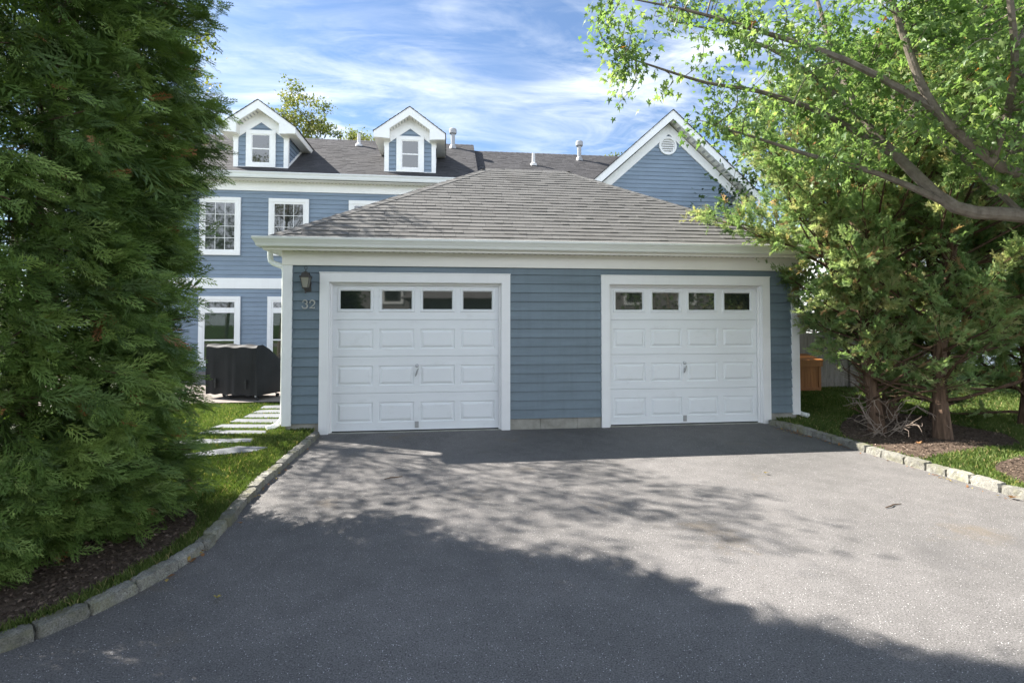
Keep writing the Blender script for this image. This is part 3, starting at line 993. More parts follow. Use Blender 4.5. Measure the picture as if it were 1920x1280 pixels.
m.prism([(gx + 2.90, gz_ - .13), (gx + 2.96, gz_ - .13), (gx + 3.03, gz_ - .02), (gx + 3.03, gz_ + .01), (gx + 2.90, gz_ + .0)], 'y', yo, 14.5)
m.build('gutter', M['house_gutter'], wing)
m = MB()
N = 28; vz = 7.28; vr = .30
for i in range(N):
    a0, a1 = 2 * math.pi * i / N, 2 * math.pi * (i + 1) / N
    def ringp(r_, a, y): return (gx - .03 + r_ * math.cos(a), y, vz + r_ * math.sin(a))
    yv = HY - .065
    m.poly(ringp(vr, a0, yv), ringp(vr, a1, yv), ringp(vr - .06, a1, yv), ringp(vr - .06, a0, yv))
    m.poly(ringp(vr, a0, HY), ringp(vr, a1, HY), ringp(vr, a1, yv), ringp(vr, a0, yv))
    m.poly(ringp(vr - .06, a0, yv), ringp(vr - .06, a1, yv), ringp(vr - .06, a1, HY - .027), ringp(vr - .06, a0, HY - .027))
m.poly(*[ringp(vr - .06, 2 * math.pi * i / N, HY - .028) for i in range(N)])
vent = m.build('gable_vent', M['white'], wing)
m = MB()
for k in range(6):
    zz = vz - .19 + k * .075; hwv = math.sqrt(max(.001, (vr - .07) ** 2 - (zz - vz) ** 2))
    m.poly((gx - .03 - hwv, HY - .030, zz), (gx - .03 + hwv, HY - .030, zz), (gx - .03 + hwv * .97, HY - .054, zz - .045), (gx - .03 - hwv * .97, HY - .054, zz - .045))
m.mat = 1
for k in range(6):
    zz = vz - .19 + k * .075; hwv = math.sqrt(max(.001, (vr - .07) ** 2 - (zz - vz) ** 2)) * .9
    m.box(gx - .03 - hwv, gx - .03 + hwv, HY - .0295, HY - .0285, zz - .002, zz + .018)
m.build('louvre', [M['white'], M['slot']], vent)

# ================================================================== GROUND
def sheet(name, pts, z, mat, res=None):
    m = MB(); m.poly(*[(p[0], p[1], z) for p in pts]); o = m.build(name, mat); o['kind'] = 'structure'; return o
KL = [(.51, -.14), (.50, -1.2), (.50, -2.3), (.53, -2.9), (.57, -3.3), (.595, -3.6), (.59, -3.87), (.545, -4.06), (.48, -4.30), (.39, -4.52), (.28, -4.71), (.17, -4.86), (-.05, -5.08), (-.5, -5.42), (-1.2, -5.85), (-2.2, -6.3), (-3.6, -6.7), (-6, -7.0), (-12, -7.1)]
KR = [(7.12, -.10), (7.19, -.6), (7.22, -1.4), (7.25, -2.3), (7.29, -3.0), (7.31, -3.6), (7.36, -4.3), (7.5, -5.0), (7.9, -5.7), (8.7, -6.4), (10, -6.8), (13, -7.0), (20, -7.1)]
sheet('ground', [(-150, -150), (150, -150), (150, 150), (-150, 150)], -.06, M['lawn'])['label'] = 'green turf ground around the houses'
drv = [(KL[0][0] - .06, -.018)] + [(x - .06, y) for x, y in KL[:-1]] + [(-40, -7.0), (-40, -13), (40, -13), (40, -7.0)] + [(x + .06, y) for x, y in KR[:-1]][::-1] + [(KR[0][0] + .06, -.018)]
sheet('driveway', drv, 0, M['asphalt'])['label'] = 'grey speckled asphalt driveway with tree shadows'
LZ = .055
lawnL = [(x - .085, y) for x, y in KL] + [(-14, -7.0), (-14, 2.50), (.004, 2.50), (.004, .10), (.40, .004)]
lawnL[0] = (.41, -.14)
sheet('lawn', lawnL, LZ, M['lawn'])['label'] = 'sun dappled lawn left of the driveway'
lawnR = [(x + .085, y) for x, y in KR] + [(20, 14), (7.68, 14), (7.68, .02), (7.2, .002)]
lawnR[0] = (7.24, -.12)
sheet('lawn', lawnR, LZ, M['lawn'])['label'] = 'lawn with cedar trees right of the driveway'
mulchL = [(.20, -3.15), (.34, -3.35), (.40, -3.6), (.385, -3.9), (.35, -4.08), (.27, -4.32), (.20, -4.52), (.10, -4.70), (-.02, -4.84), (-.3, -5.06), (-1.0, -5.5), (-2.4, -5.9), (-3.4, -5.2), (-3.4, -2.6), (-2.2, -2.2), (-.9, -2.25), (-.2, -2.7)]
sheet('mulch_bed', mulchL, LZ + .006, M['mulch'])['label'] = 'dark mulch bed beneath the tall arborvitae'
mulchR = [(7.62, -.95), (7.42, -1.3), (7.36, -1.7), (7.37, -2.15), (7.45, -2.42), (7.62, -2.36), (8.1, -2.2), (8.7, -2.05), (9.3, -1.95), (9.7, -1.4), (9.6, -.6), (9.9, -.1), (9.6, .25), (8.8, .2), (8.1, -.4)]
sheet('mulch_bed', mulchR, LZ + .006, M['mulch'])['label'] = 'brown mulch bed beneath the cedar trees'
mulchM = [(9.0 + 1.42 * math.cos(a), -3.45 + 1.0 * math.sin(a)) for a in [2 * math.pi * i / 28 for i in range(28)]]
sheet('mulch_bed', mulchM, LZ + .007, M['mulch'])['label'] = 'round mulch patch in sun beside the right lawn strip'
sheet('patio', [(-9.4, 2.505), (-.012, 2.505), (-.012, 8.79), (-9.4, 8.79)], .10, M['paving'])['label'] = 'brownish paved patio under the covered grill'

def lump(c, half, ax, res=(5, 3, 3), rnd=.25, jit=.01, seed=0):
    """rounded rough block; ax is the unit vector of its length in plan"""
    r = np.random.default_rng(seed)
    idx = {}; V = []; F = []
    nx_, ny_, nz_ = res
    def vid(i, j, k):
        key = (i, j, k)
        if key not in idx:
            p = np.array([2 * i / nx_ - 1, 2 * j / ny_ - 1, 2 * k / nz_ - 1])
            q = p.copy()
            for a in range(3):
                o = [b for b in range(3) if b != a]
                cut = max(abs(p[o[0]]), abs(p[o[1]]))
                edge = min(abs(p[o[0]]), abs(p[o[1]]))
                q[a] = p[a] * (1 - rnd * .35 * (cut ** 4) - rnd * .35 * (edge ** 4) * (cut ** 4))
            idx[key] = len(V)
            V.append(q * np.array(half) + r.normal(0, jit, 3))
        return idx[key]
    for i in range(nx_):
        for j in range(ny_):
            F.append((vid(i, j, nz_), vid(i + 1, j, nz_), vid(i + 1, j + 1, nz_), vid(i, j + 1, nz_)))
            F.append((vid(i, j, 0), vid(i, j + 1, 0), vid(i + 1, j + 1, 0), vid(i + 1, j, 0)))
    for i in range(nx_):
        for k in range(nz_):
            F.append((vid(i, 0, k), vid(i + 1, 0, k), vid(i + 1, 0, k + 1), vid(i, 0, k + 1)))
            F.append((vid(i, ny_, k), vid(i, ny_, k + 1), vid(i + 1, ny_, k + 1), vid(i + 1, ny_, k)))
    for j in range(ny_):
        for k in range(nz_):
            F.append((vid(0, j, k), vid(0, j, k + 1), vid(0, j + 1, k + 1), vid(0, j + 1, k)))
            F.append((vid(nx_, j, k), vid(nx_, j + 1, k), vid(nx_, j + 1, k + 1), vid(nx_, j, k + 1)))
    V = np.array(V)
    ax = np.array([ax[0], ax[1], 0.]); ay = np.array([-ax[1], ax[0], 0.])
    W_ = np.array(c) + V[:, :1] * ax + V[:, 1:2] * ay + V[:, 2:] * np.array([0, 0, 1.])
    return W_, F

def kerb(poly, side, label, seed, hw=.057, hh=.083):
    r = random.Random(seed)
    root = thing('stone_kerb', label, 'kerb', (poly[0][0], poly[0][1], 0))
    pts = [np.array(p) for p in poly]
    # walk along the polyline
    cum = [0]
    for a, b in zip(pts, pts[1:]): cum.append(cum[-1] + np.linalg.norm(b - a))
    def at(s):
        for i in range(len(pts) - 1):
            if s <= cum[i + 1]:
                t = (s - cum[i]) / (cum[i + 1] - cum[i]); return pts[i] + (pts[i + 1] - pts[i]) * t
        return pts[-1]
    s = 0; k = 0
    while s < min(cum[-1] - .3, 8.2):
        L = r.uniform(.215, .30)
        if r.random() < .12: L *= .6
        a, b = at(s), at(s + L)
        d = (b - a) / np.linalg.norm(b - a)
        nrm = np.array([d[1], -d[0]]) * side
        wd = hw * r.uniform(.92, 1.08)
        c = (a + b) / 2 + nrm * (wd + r.uniform(-.008, .006))
        h = hh * r.uniform(.88, 1.1)
        V, F = lump((c[0], c[1], h - .08), (np.linalg.norm(b - a) / 2 - .001, wd, .08), d, (8, 4, 4), .16, .0028, seed * 100 + k)
        link_mesh('block', V, F, np.full(len(F), r.random()), M['granite'], root, False)
        s += L + .004; k += 1
    return root
kerb(KL, 1, 'long curving kerb of grey granite blocks left of the driveway', 3, .048, .070)
kerb(KR, -1, 'straight kerb of lichened granite blocks right of the driveway', 4)

# ------------------------------------------------------------------ stepping stones
SS = [([(-.62, 2.20), (-.98, 2.16), (-.95, 1.86), (-.25, 1.82), (-.25, 2.14)], 'stepping stone next to the patio, farthest from the driveway'),
      ([(-.53, 1.72), (-.90, 1.70), (-.93, 1.42), (-.22, 1.34), (-.22, 1.66)], 'second stepping stone out from the patio'),
      ([(-.42, 1.30), (-.93, 1.32), (-.92, 1.02), (-.20, .90), (-.20, 1.22)], 'third stepping stone out from the patio'),
      ([(-.24, .80), (-.96, .90), (-.98, .64), (-.20, .48)], 'fourth stepping stone out from the patio'),
      ([(-.20, .36), (-1.02, .48), (-1.06, .24), (-.17, .11)], 'stepping stone level with the downspout outlet'),
      ([(-.22, -.06), (-1.04, .08), (-1.08, -.16), (-.17, -.26)], 'stepping stone just in front of the downspout outlet'),
      ([(-.22, -.55), (-.95, -.52), (-1.2, -.66), (-.85, -.80), (-.18, -.73)], 'thin stepping stone second from the driveway'),
      ([(.12, -1.05), (-.24, -.96), (-.72, -1.32), (-.62, -1.55), (-.42, -1.42), (.06, -1.24)], 'pointed bluestone stepping stone nearest the driveway')]
stone_polys = []
for pl, lab in SS:
    m = MB()
    r = random.Random(len(pl) * 7 + int(pl[0][1] * 100))
    fine = []
    for a, b in zip(pl, pl[1:] + pl[:1]):
        for i in range(4):
            t = i / 4; fine.append((a[0] + (b[0] - a[0]) * t + r.uniform(-.008, .008), a[1] + (b[1] - a[1]) * t + r.uniform(-.008, .008)))
    cx = sum(p[0] for p in fine) / len(fine); cy = sum(p[1] for p in fine) / len(fine)
    inn = [(cx + (x - cx) * .975, cy + (y - cy) * .975) for x, y in fine]
    if sum((fine[i][0] * fine[(i + 1) % len(fine)][1] - fine[(i + 1) % len(fine)][0] * fine[i][1]) for i in range(len(fine))) < 0:
        fine = fine[::-1]; inn = inn[::-1]
    n = len(fine); z1 = LZ + .028
    m.add([(x, y, LZ - .02) for x, y in fine] + [(x, y, z1 - .006) for x, y in fine] + [(x, y, z1) for x, y in inn],
          [(i, (i + 1) % n, n + (i + 1) % n, n + i) for i in range(n)] + [(n + i, n + (i + 1) % n, 2 * n + (i + 1) % n, 2 * n + i) for i in range(n)] + [tuple(range(2 * n, 3 * n))])
    tag(m.build('stepping_stone', M['slate']), lab, 'stepping stone', 'bluestone stepping stones across the lawn')
    stone_polys.append(fine)

# ------------------------------------------------------------------ foliage helpers (numpy)
def unit(v):
    return v / np.maximum(1e-9, np.linalg.norm(v, axis=-1, keepdims=True))
def basis(d, nrm):
    y = unit(d); x = unit(np.cross(y, nrm)); z = np.cross(x, y)
    return np.stack([x, y, z], axis=-1)
def place(tv, tf, pos, B, sc):
    V = pos[:, None, :] + sc[:, None, None] * np.einsum('nij,kj->nki', B, tv)
    F = tf[None] + (np.arange(len(pos)) * len(tv))[:, None, None]
    return V.reshape(-1, 3), F.reshape(-1, tf.shape[1])
class Tpl:
    def __init__(s): s.v = []; s.f = []
    def blade(s, p, q, w, mid=.45, nz=0.0):
        p = np.array(p, float); q = np.array(q, float)
        d = unit(q - p)
        n = np.cross(d, (0, 0, 1.0)); n = unit(n) if np.linalg.norm(n) > 1e-6 else np.array((1., 0, 0))
        c = p + (q - p) * mid + np.array((0, 0, nz))
        o = len(s.v)
        s.v += [p, c + n * w / 2, q, c - n * w / 2]
        s.f.append((o, o + 1, o + 2, o + 3))
    def arr(s): return np.array(s.v), np.array(s.f, dtype=np.int64)

def frond_tpl(seed, npin=14, nsub=3, wid=1.0):
    r = random.Random(seed); t = Tpl()
    t.blade((0, 0, 0), (0, 1, -.12), .035)
    for i in range(npin):
        u = .05 + .90 * i / npin; sd = 1 if i % 2 else -1
        L = (.42 * (1 - u) ** .6 * (.55 + .45 * min(1, u * 4)) + .07) * r.uniform(.8, 1.15)
        an = R(r.uniform(26, 42))
        b = np.array((0, u, -.12 * u * u)); dv = np.array((sd * math.sin(an), math.cos(an), r.uniform(-.22, .06)))
        t.blade(b, b + dv * L, .032 * wid)
        for k, (uu, ss) in enumerate(((.22, 1), (.42, -1), (.62, 1))[:nsub]):
            a2 = an + ss * R(r.uniform(22, 34))
            c = b + dv * L * uu
            d2 = np.array((sd * math.sin(a2), math.cos(a2), r.uniform(-.2, .1)))
            t.blade(c, c + d2 * L * (.55 - .25 * uu), .030)
    return t.arr()
def tuft_tpl(seed, nb=16, spread=36, sub=2):
    r = random.Random(seed); t = Tpl()
    for i in range(nb):
        u = r.uniform(0, .72)
        th = R(r.uniform(8, spread)); ph = r.uniform(0, 2 * math.pi)
        d = np.array((math.sin(th) * math.cos(ph), math.cos(th), math.sin(th) * math.sin(ph)))
        L = r.uniform(.24, .42); b = np.array((0, u, 0))
        t.blade(b, b + d * L, .055)
        for k in range(sub):
            uu = r.uniform(.3, .8)
            d2 = unit(d + np.array([r.uniform(-.8, .8) for _ in range(3)]))
            c = b + d * L * uu
            t.blade(c, c + d2 * L * .55, .055)
    return t.arr()
def maple_tpl():
    an = [(-90, .0), (-62, .34), (-25, .50), (0, .30), (28, .62), (58, .36), (90, 1.0), (122, .36), (152, .62), (180, .30), (205, .50), (242, .34)]
    V = [(0, .22, .03)]
    for a, r_ in an:
        V.append((.62 * r_ * math.cos(R(a)), .22 + .70 * r_ * math.sin(R(a)) * (1 if a != -90 else 0), -.10 * r_))
    F = [(0, i, i % 12 + 1) for i in range(1, 13)]
    return np.array(V), np.array(F, dtype=np.int64)
def leaf_tpl():
    return np.array([(0, 0, 0), (.28, .45, .05), (0, 1, -.08), (-.28, .45, .05)], float), np.array([(0, 1, 2, 3)], dtype=np.int64)
LV, LF = leaf_tpl(); MV, MF = maple_tpl()
def vnoise(p, sc, seed):
    """cheap smooth pseudo noise in 0..1 from sums of sines"""
    r = np.random.default_rng(seed); v = np.zeros(len(p))
    for k in range(6):
        w = r.normal(0, 1, 3) * sc * (1 + .5 * k); v += np.sin(p @ w + r.uniform(0, 6.3)) / (1 + .4 * k)
    return .5 + .5 * np.tanh(v * .7)
def pts_in(poly, P):
    x, y = P[:, 0], P[:, 1]; ins = np.zeros(len(P), bool)
    n = len(poly)
    for i in range(n):
        x1, y1 = poly[i]; x2, y2 = poly[(i + 1) % n]
        c = ((y1 > y) != (y2 > y)) & (x < (x2 - x1) * (y - y1) / ((y2 - y1) if y2 != y1 else 1e-9) + x1)
        ins ^= c
    return ins
def merge(parts):
    Vs, Fs, Ts = [], [], []; o = 0
    for V, F, T in parts:
        Vs.append(V); Fs.append(F + o); Ts.append(T); o += len(V)
    return np.concatenate(Vs), np.concatenate(Fs), np.concatenate(Ts)

def curve(p, d, L, n, lift, wig, r):
    pts = [np.array(p, float)]; d = np.array(d, float); d /= np.linalg.norm(d)
    for i in range(n):
        d = d + np.array([r.normal(0, wig), r.normal(0, wig), r.normal(0, wig) + lift]); d /= np.linalg.norm(d)
        pts.append(pts[-1] + d * L / n)
    return pts
def taper(a, b, n): return [a + (b - a) * i / (n - 1) for i in range(n)]

# ------------------------------------------------------------------ big arborvitae at the left
def arborvitae(cx, cy, H, prof, n_tip, label, seed, cam=(2.24, -7.77)):
    r = np.random.default_rng(seed)
    root = thing('arborvitae_tree', label, 'tree', (cx, cy, LZ))
    zs, rs = zip(*prof)
    tw = MB()
    trunk = MB()
    trunk.tube([(cx, cy, LZ - .05), (cx + .03, cy, 1.5), (cx - .02, cy + .02, 4), (cx, cy, H * .95)], [.20, .16, .10, .02], 10)
    trunk.tube([(cx + .15, cy + .1, LZ - .05), (cx + .35, cy + .25, 1.6), (cx + .45, cy + .35, 4), (cx + .3, cy + .2, H * .8)], [.12, .10, .06, .02], 8)
    parts = []
    tips = []
    tpls = [frond_tpl(s, 12, 2, 1.25) for s in range(4)]
    P, Dv, S, Tn = [], [], [], []
    view = math.atan2(cam[1] - cy, cam[0] - cx)
    for i in range(n_tip):
        z = zs[0] + (zs[-1] - zs[0]) * r.random() ** 1.25
        ang = r.uniform(0, 2 * math.pi)
        facing = math.cos(ang - view)
        hi = z > 5.2
        if facing < -.45 and r.random() < .6: continue
        if hi and r.random() < .35: continue
        rad = np.interp(z, zs, rs)
        bulge = 1 + .13 * math.sin(3.1 * ang + 1.7 * z) + .10 * math.sin(7 * ang - 3.1 * z + 1) + r.normal(0, .03)
        rad = rad * bulge
        o = np.array((math.cos(ang), math.sin(ang), 0)); tg = np.array((-o[1], o[0], 0))
        tip = np.array((cx, cy, z)) + o * rad
        Lb = r.uniform(.30, .62)
        bd = unit(o * .85 + tg * r.normal(0, .45) + np.array((0, 0, r.normal(-.02, .28))))
        base = tip - bd * Lb
        nn = (7 if hi else 27)
        if r.random() < .22 and not hi:
            tw.tube([base - bd * .3, base + (0, 0, .02), tip - bd * .02 + tg * .04], [.008, .006, .003], 5)
        tint0 = r.normal(.48, .17)
        for k in range(nn):
            u = (k + r.random()) / nn
            p = base + bd * Lb * u + r.normal(0, .035, 3)
            d = unit(bd * .75 + tg * r.normal(0, .6) + np.array((0, 0, r.normal(-.16, .32))) + o * .25)
            P.append(p); Dv.append(d)
            S.append((.185 if not hi else .40) * r.uniform(.45, 1.3) * (1.12 - .25 * u))
            tt = tint0 + r.normal(0, .15) + .22 * (u - .5)
            tt = min(.92, max(.03, tt))
            if r.random() < .012: tt = r.uniform(.955, 1)
            Tn.append(tt)
    P = np.array(P); Dv = np.array(Dv); S = np.array(S); Tn = np.array(Tn)
    keep = P[:, 2] > LZ + .02
    P, Dv, S, Tn = P[keep], Dv[keep], S[keep], Tn[keep]
    rad_ = P - np.array((cx, cy, 0)); rad_[:, 2] = 0
    nrm = unit(unit(rad_) * .55 + np.stack([r.normal(0, .5, len(P)), r.normal(0, .5, len(P)), r.normal(.55, .45, len(P))], -1))
    B = basis(Dv, nrm)
    which = r.integers(0, 4, len(P))
    for k in range(4):
        s = which == k
        tv, tf = tpls[k]
        V, F = place(tv, tf, P[s], B[s], S[s])
        parts.append((V, F, np.repeat(Tn[s], len(tf))))
    # inner foliage behind the outer sprays
    n = 13000
    z = r.uniform(.25, zs[-1] * .93, n); an = r.uniform(0, 6.283, n); q = np.interp(z, zs, rs) * r.uniform(.45, .84, n)
    P2 = np.column_stack([cx + np.cos(an) * q, cy + np.sin(an) * q, z])
    D2 = unit(np.column_stack([np.cos(an), np.sin(an), r.normal(-.1, .4, n)]) + r.normal(0, .5, (n, 3)))
    iv, if_ = frond_tpl(9, 8, 0, 1.7)
    V, F = place(iv, if_, P2, basis(D2, r.normal(0, 1, (n, 3))), r.uniform(.22, .40, n))
    parts.append((V, F, np.repeat(np.clip(r.normal(.2, .15, n), 0, .8), len(if_))))
    V, F, T = merge(parts)
    link_mesh('crown', V, F, T, M['arb'], root)
    trunk.build('trunk', M['cedar_bark'], root)
    tw.build('branches', M['twig'], root)
    print('arborvitae quads', len(F))
    return root
arborvitae(-1.10, -3.70, 9.3, [(.14, 1.06), (.35, 1.20), (.8, 1.27), (1.8, 1.38), (3.0, 1.38), (4.2, 1.25), (5.4, 1.10), (7, .85), (8.4, .45), (9.2, .05)], 2700, 'tall dense dark green arborvitae filling the left side beside the driveway', 5)

# ------------------------------------------------------------------ red cedars on the right
def cedar(x, y, H, label, seed, prof, n_br=70, lean=(0, 0), tufts=1.0, bare_to=1.0, trunk_r=.13, hue=0.0, skip=None, extra=()):
    r = np.random.default_rng(seed)
    root = thing('cedar_tree', label, 'tree', (x, y, LZ), 'cedar trees beside the garage')
    zs, rs = zip(*prof)
    tr = MB(); br = MB()
    tp_ = [np.array((x + lean[0] * (h / H) + .05 * math.sin(h * 1.3 + seed), y + lean[1] * (h / H) + .05 * math.cos(h * 1.7 + seed), LZ - .06 + h)) for h in np.linspace(0, H, 12)]
    tr.tube(tp_, [trunk_r * (1.35 if i == 0 else 1) * (1 - i / 11.8) + .008 for i in range(12)], 10)
    P, Dv, S, Tn = [], [], [], []
    for i in range(n_br + len(extra)):
        z = bare_to * .55 + (H * .97 - bare_to * .55) * min(1, (i + r.random()) / n_br)
        if i >= n_br: z = extra[i - n_br][1]
        f = z / H * 11; i0 = min(10, int(f)); c = tp_[i0] + (tp_[i0 + 1] - tp_[i0]) * (f - i0)
        Lb = np.interp(z, zs, rs) * r.uniform(.72, 1.15)
        ang = i * 2.399 + r.uniform(-.5, .5)
        bare = False
        if skip:
            mx, bare = skip(ang % 6.2832, z); Lb = min(Lb, mx * r.uniform(.8, 1.1))
        if i >= n_br: ang, Lb, bare = extra[i - n_br][0], extra[i - n_br][2], False
        d = np.array((math.cos(ang), math.sin(ang), r.uniform(.05, .45) + .5 * z / H))
        pts = curve(c, d, Lb, 6, .05, .10, r)
        dead = bare or z < bare_to or r.random() < .05
        rad0 = .012 + .016 * (1 - z / H)
        br.tube(pts, taper(rad0, .003, len(pts)), 5)
        nsub = 3 if dead else int(5 + Lb * 3)
        for s in range(nsub):
            u = r.uniform(.25, 1.0) * 5.99; k = int(u); b = pts[k] + (pts[min(6, k + 1)] - pts[k]) * (u - k)
            dd = unit(pts[min(6, k + 1)] - pts[k]); 
            sd = unit(dd + r.normal(0, .62, 3) + np.array((0, 0, .12)))
            Ls = r.uniform(.22, .55) * (1.0 - .35 * u / 6)
            sp_ = curve(b, sd, Ls, 3, .05, .12, r)
            br.tube(sp_, [.006, .004, .003, .002], 4, caps=False)
            if bare or (dead and r.random() < .5): continue
            nt = int(14 * tufts)
            t0 = r.normal(.48 + hue, .17)
            for q in range(nt):
                uu = r.uniform(.1, 1.0) * 2.99; kk = int(uu); b2 = sp_[kk] + (sp_[kk + 1] - sp_[kk]) * (uu - kk) + r.normal(0, .03, 3)
                P.append(b2); Dv.append(unit(sd * .9 + r.normal(0, .48, 3) + np.array((0, 0, .28)))); S.append(r.uniform(.10, .20))
                tt = min(.88, max(0, t0 + r.normal(0, .13)))
                if r.random() < .07: tt = r.uniform(.88, 1)
                Tn.append(tt)
    P = np.array(P); Dv = np.array(Dv); S = np.array(S); Tn = np.array(Tn)
    B = basis(Dv, r.normal(0, 1, (len(P), 3)))
    parts = []; which = r.integers(0, 3, len(P))
    for k in range(3):
        s = which == k; tv, tf = tuft_tpl(seed * 3 + k)
        V, F = place(tv, tf, P[s], B[s], S[s]); parts.append((V, F, np.repeat(Tn[s], len(tf))))
    V, F, T = merge(parts)
    link_mesh('crown', V, F, T, M['cedar'], root)
    tr.build('trunk', M['cedar_bark'], root)
    br.build('branches', M['twig'], root)
    print('cedar quads', len(F))
    return root
profA = [(.3, 1.1), (1.0, 1.35), (1.5, 1.85), (2.0, 2.3), (2.6, 2.5), (3.2, 2.45), (3.8, 1.7), (4.5, .8), (5.2, .1)]
profB = [(.3, 1.2), (1.1, 1.6), (1.7, 1.85), (2.5, 1.9), (3.4, 1.8), (4.4, 1.2), (5.4, .5), (6.2, .1)]
cedar(8.12, -.99, 5.3, 'broad sunlit cedar nearest the garage corner', 3, profA, 145, (-.2, 0), 1.1, .42, .085, .12, lambda a, z: (float(np.interp(z, [.4, 1.1, 1.6, 2.1], [.4, .6, 1.05, 2.7])), z < 1.0) if 1.15 < a < 4.7 else (9, False), [(3.35, 1.8, 2.2), (3.5, 2.0, 2.5), (3.7, 1.9, 2.3), (3.25, 2.4, 2.4), (3.95, 2.3, 2.2), (3.6, 2.6, 2.5), (3.4, 3.0, 2.2), (3.8, 2.9, 2.1), (3.1, 2.1, 2.3)])
cedar(8.66, -1.50, 6.0, 'cedar with the forked shaggy trunk nearest the right kerb', 4, profB, 110, (.2, -.1), 1.0, .8, .082, .08, lambda a, z: (float(np.interp(z, [.4, 1.2, 1.7], [.6, 1.2, 2.6])), z < 1.15) if 3.1 < a < 5.0 else (9, False))
cedar(9.11, -.2, 5.8, 'cedar with a thin dark trunk behind the broad sunlit cedar', 6, profB, 95, (0, .2), .9, .35, .085, .03, lambda a, z: (float(np.interp(z, [.4, 1.1, 1.6, 2.1], [.4, .5, .7, 2.4])), z < .9) if .8 < a < 4.0 else (9, False))
cedar(9.75, -.35, 6.2, 'cedar behind the forked trunk at the mulch bed centre', 7, profB, 95, (.1, .1), .9, .35, .09)
cedar(10.6, -.9, 6.0, 'shaded cedar rightmost in the mulch bed', 8, profB, 105, (.2, 0), .95, .35, .09)

# dead bush in front of the cedars
db = thing('dead_bush', 'leafless grey brown bush of bare twigs in front of the cedar trunk', 'bush', (7.95, -1.35, LZ))
m = MB(); r = np.random.default_rng(12)
for i in range(6):
    a = r.uniform(0, 6.28); d = np.array((math.cos(a), math.sin(a) * .7, r.uniform(.35, 1.1)))
    pts = curve((7.95 + r.normal(0, .06), -1.35 + r.normal(0, .06), LZ - .02), d, r.uniform(.45, .85), 6, .03, .22, r)
    m.tube(pts, taper(.0065, .0025, 7), 5)
    for k in range(6):
        q = pts[r.integers(2, 7)]; pp = curve(q, np.array((math.cos(a + r.normal(0, 1)), math.sin(a + r.normal(0, 1)), r.uniform(-.2, .8))), r.uniform(.15, .42), 4, -.02, .28, r)
        m.tube(pp, taper(.005, .002, 5), 4, caps=False)
        for j in range(2):
            q2 = pp[r.integers(1, 5)]; m.tube(curve(q2, r.normal(0, 1, 3), r.uniform(.06, .18), 3, 0, .3, r), [.003, .0025, .002, .0015], 4, caps=False)
m.build('twigs', M['dead_twig'], db)

# ------------------------------------------------------------------ broadleaf trees
def leaf_cloud(root, name, P, Dv, S, T, mat, tpl, r, upbias=.9):
    B = basis(np.array(Dv), unit(np.stack([r.normal(0, .55, len(P)), r.normal(0, .55, len(P)), np.full(len(P), upbias)], -1)))
    V, F = place(tpl[0], tpl[1], np.array(P), B, np.array(S))
    return link_mesh(name, V, F, np.repeat(np.array(T), len(tpl[1])), M[mat], root)

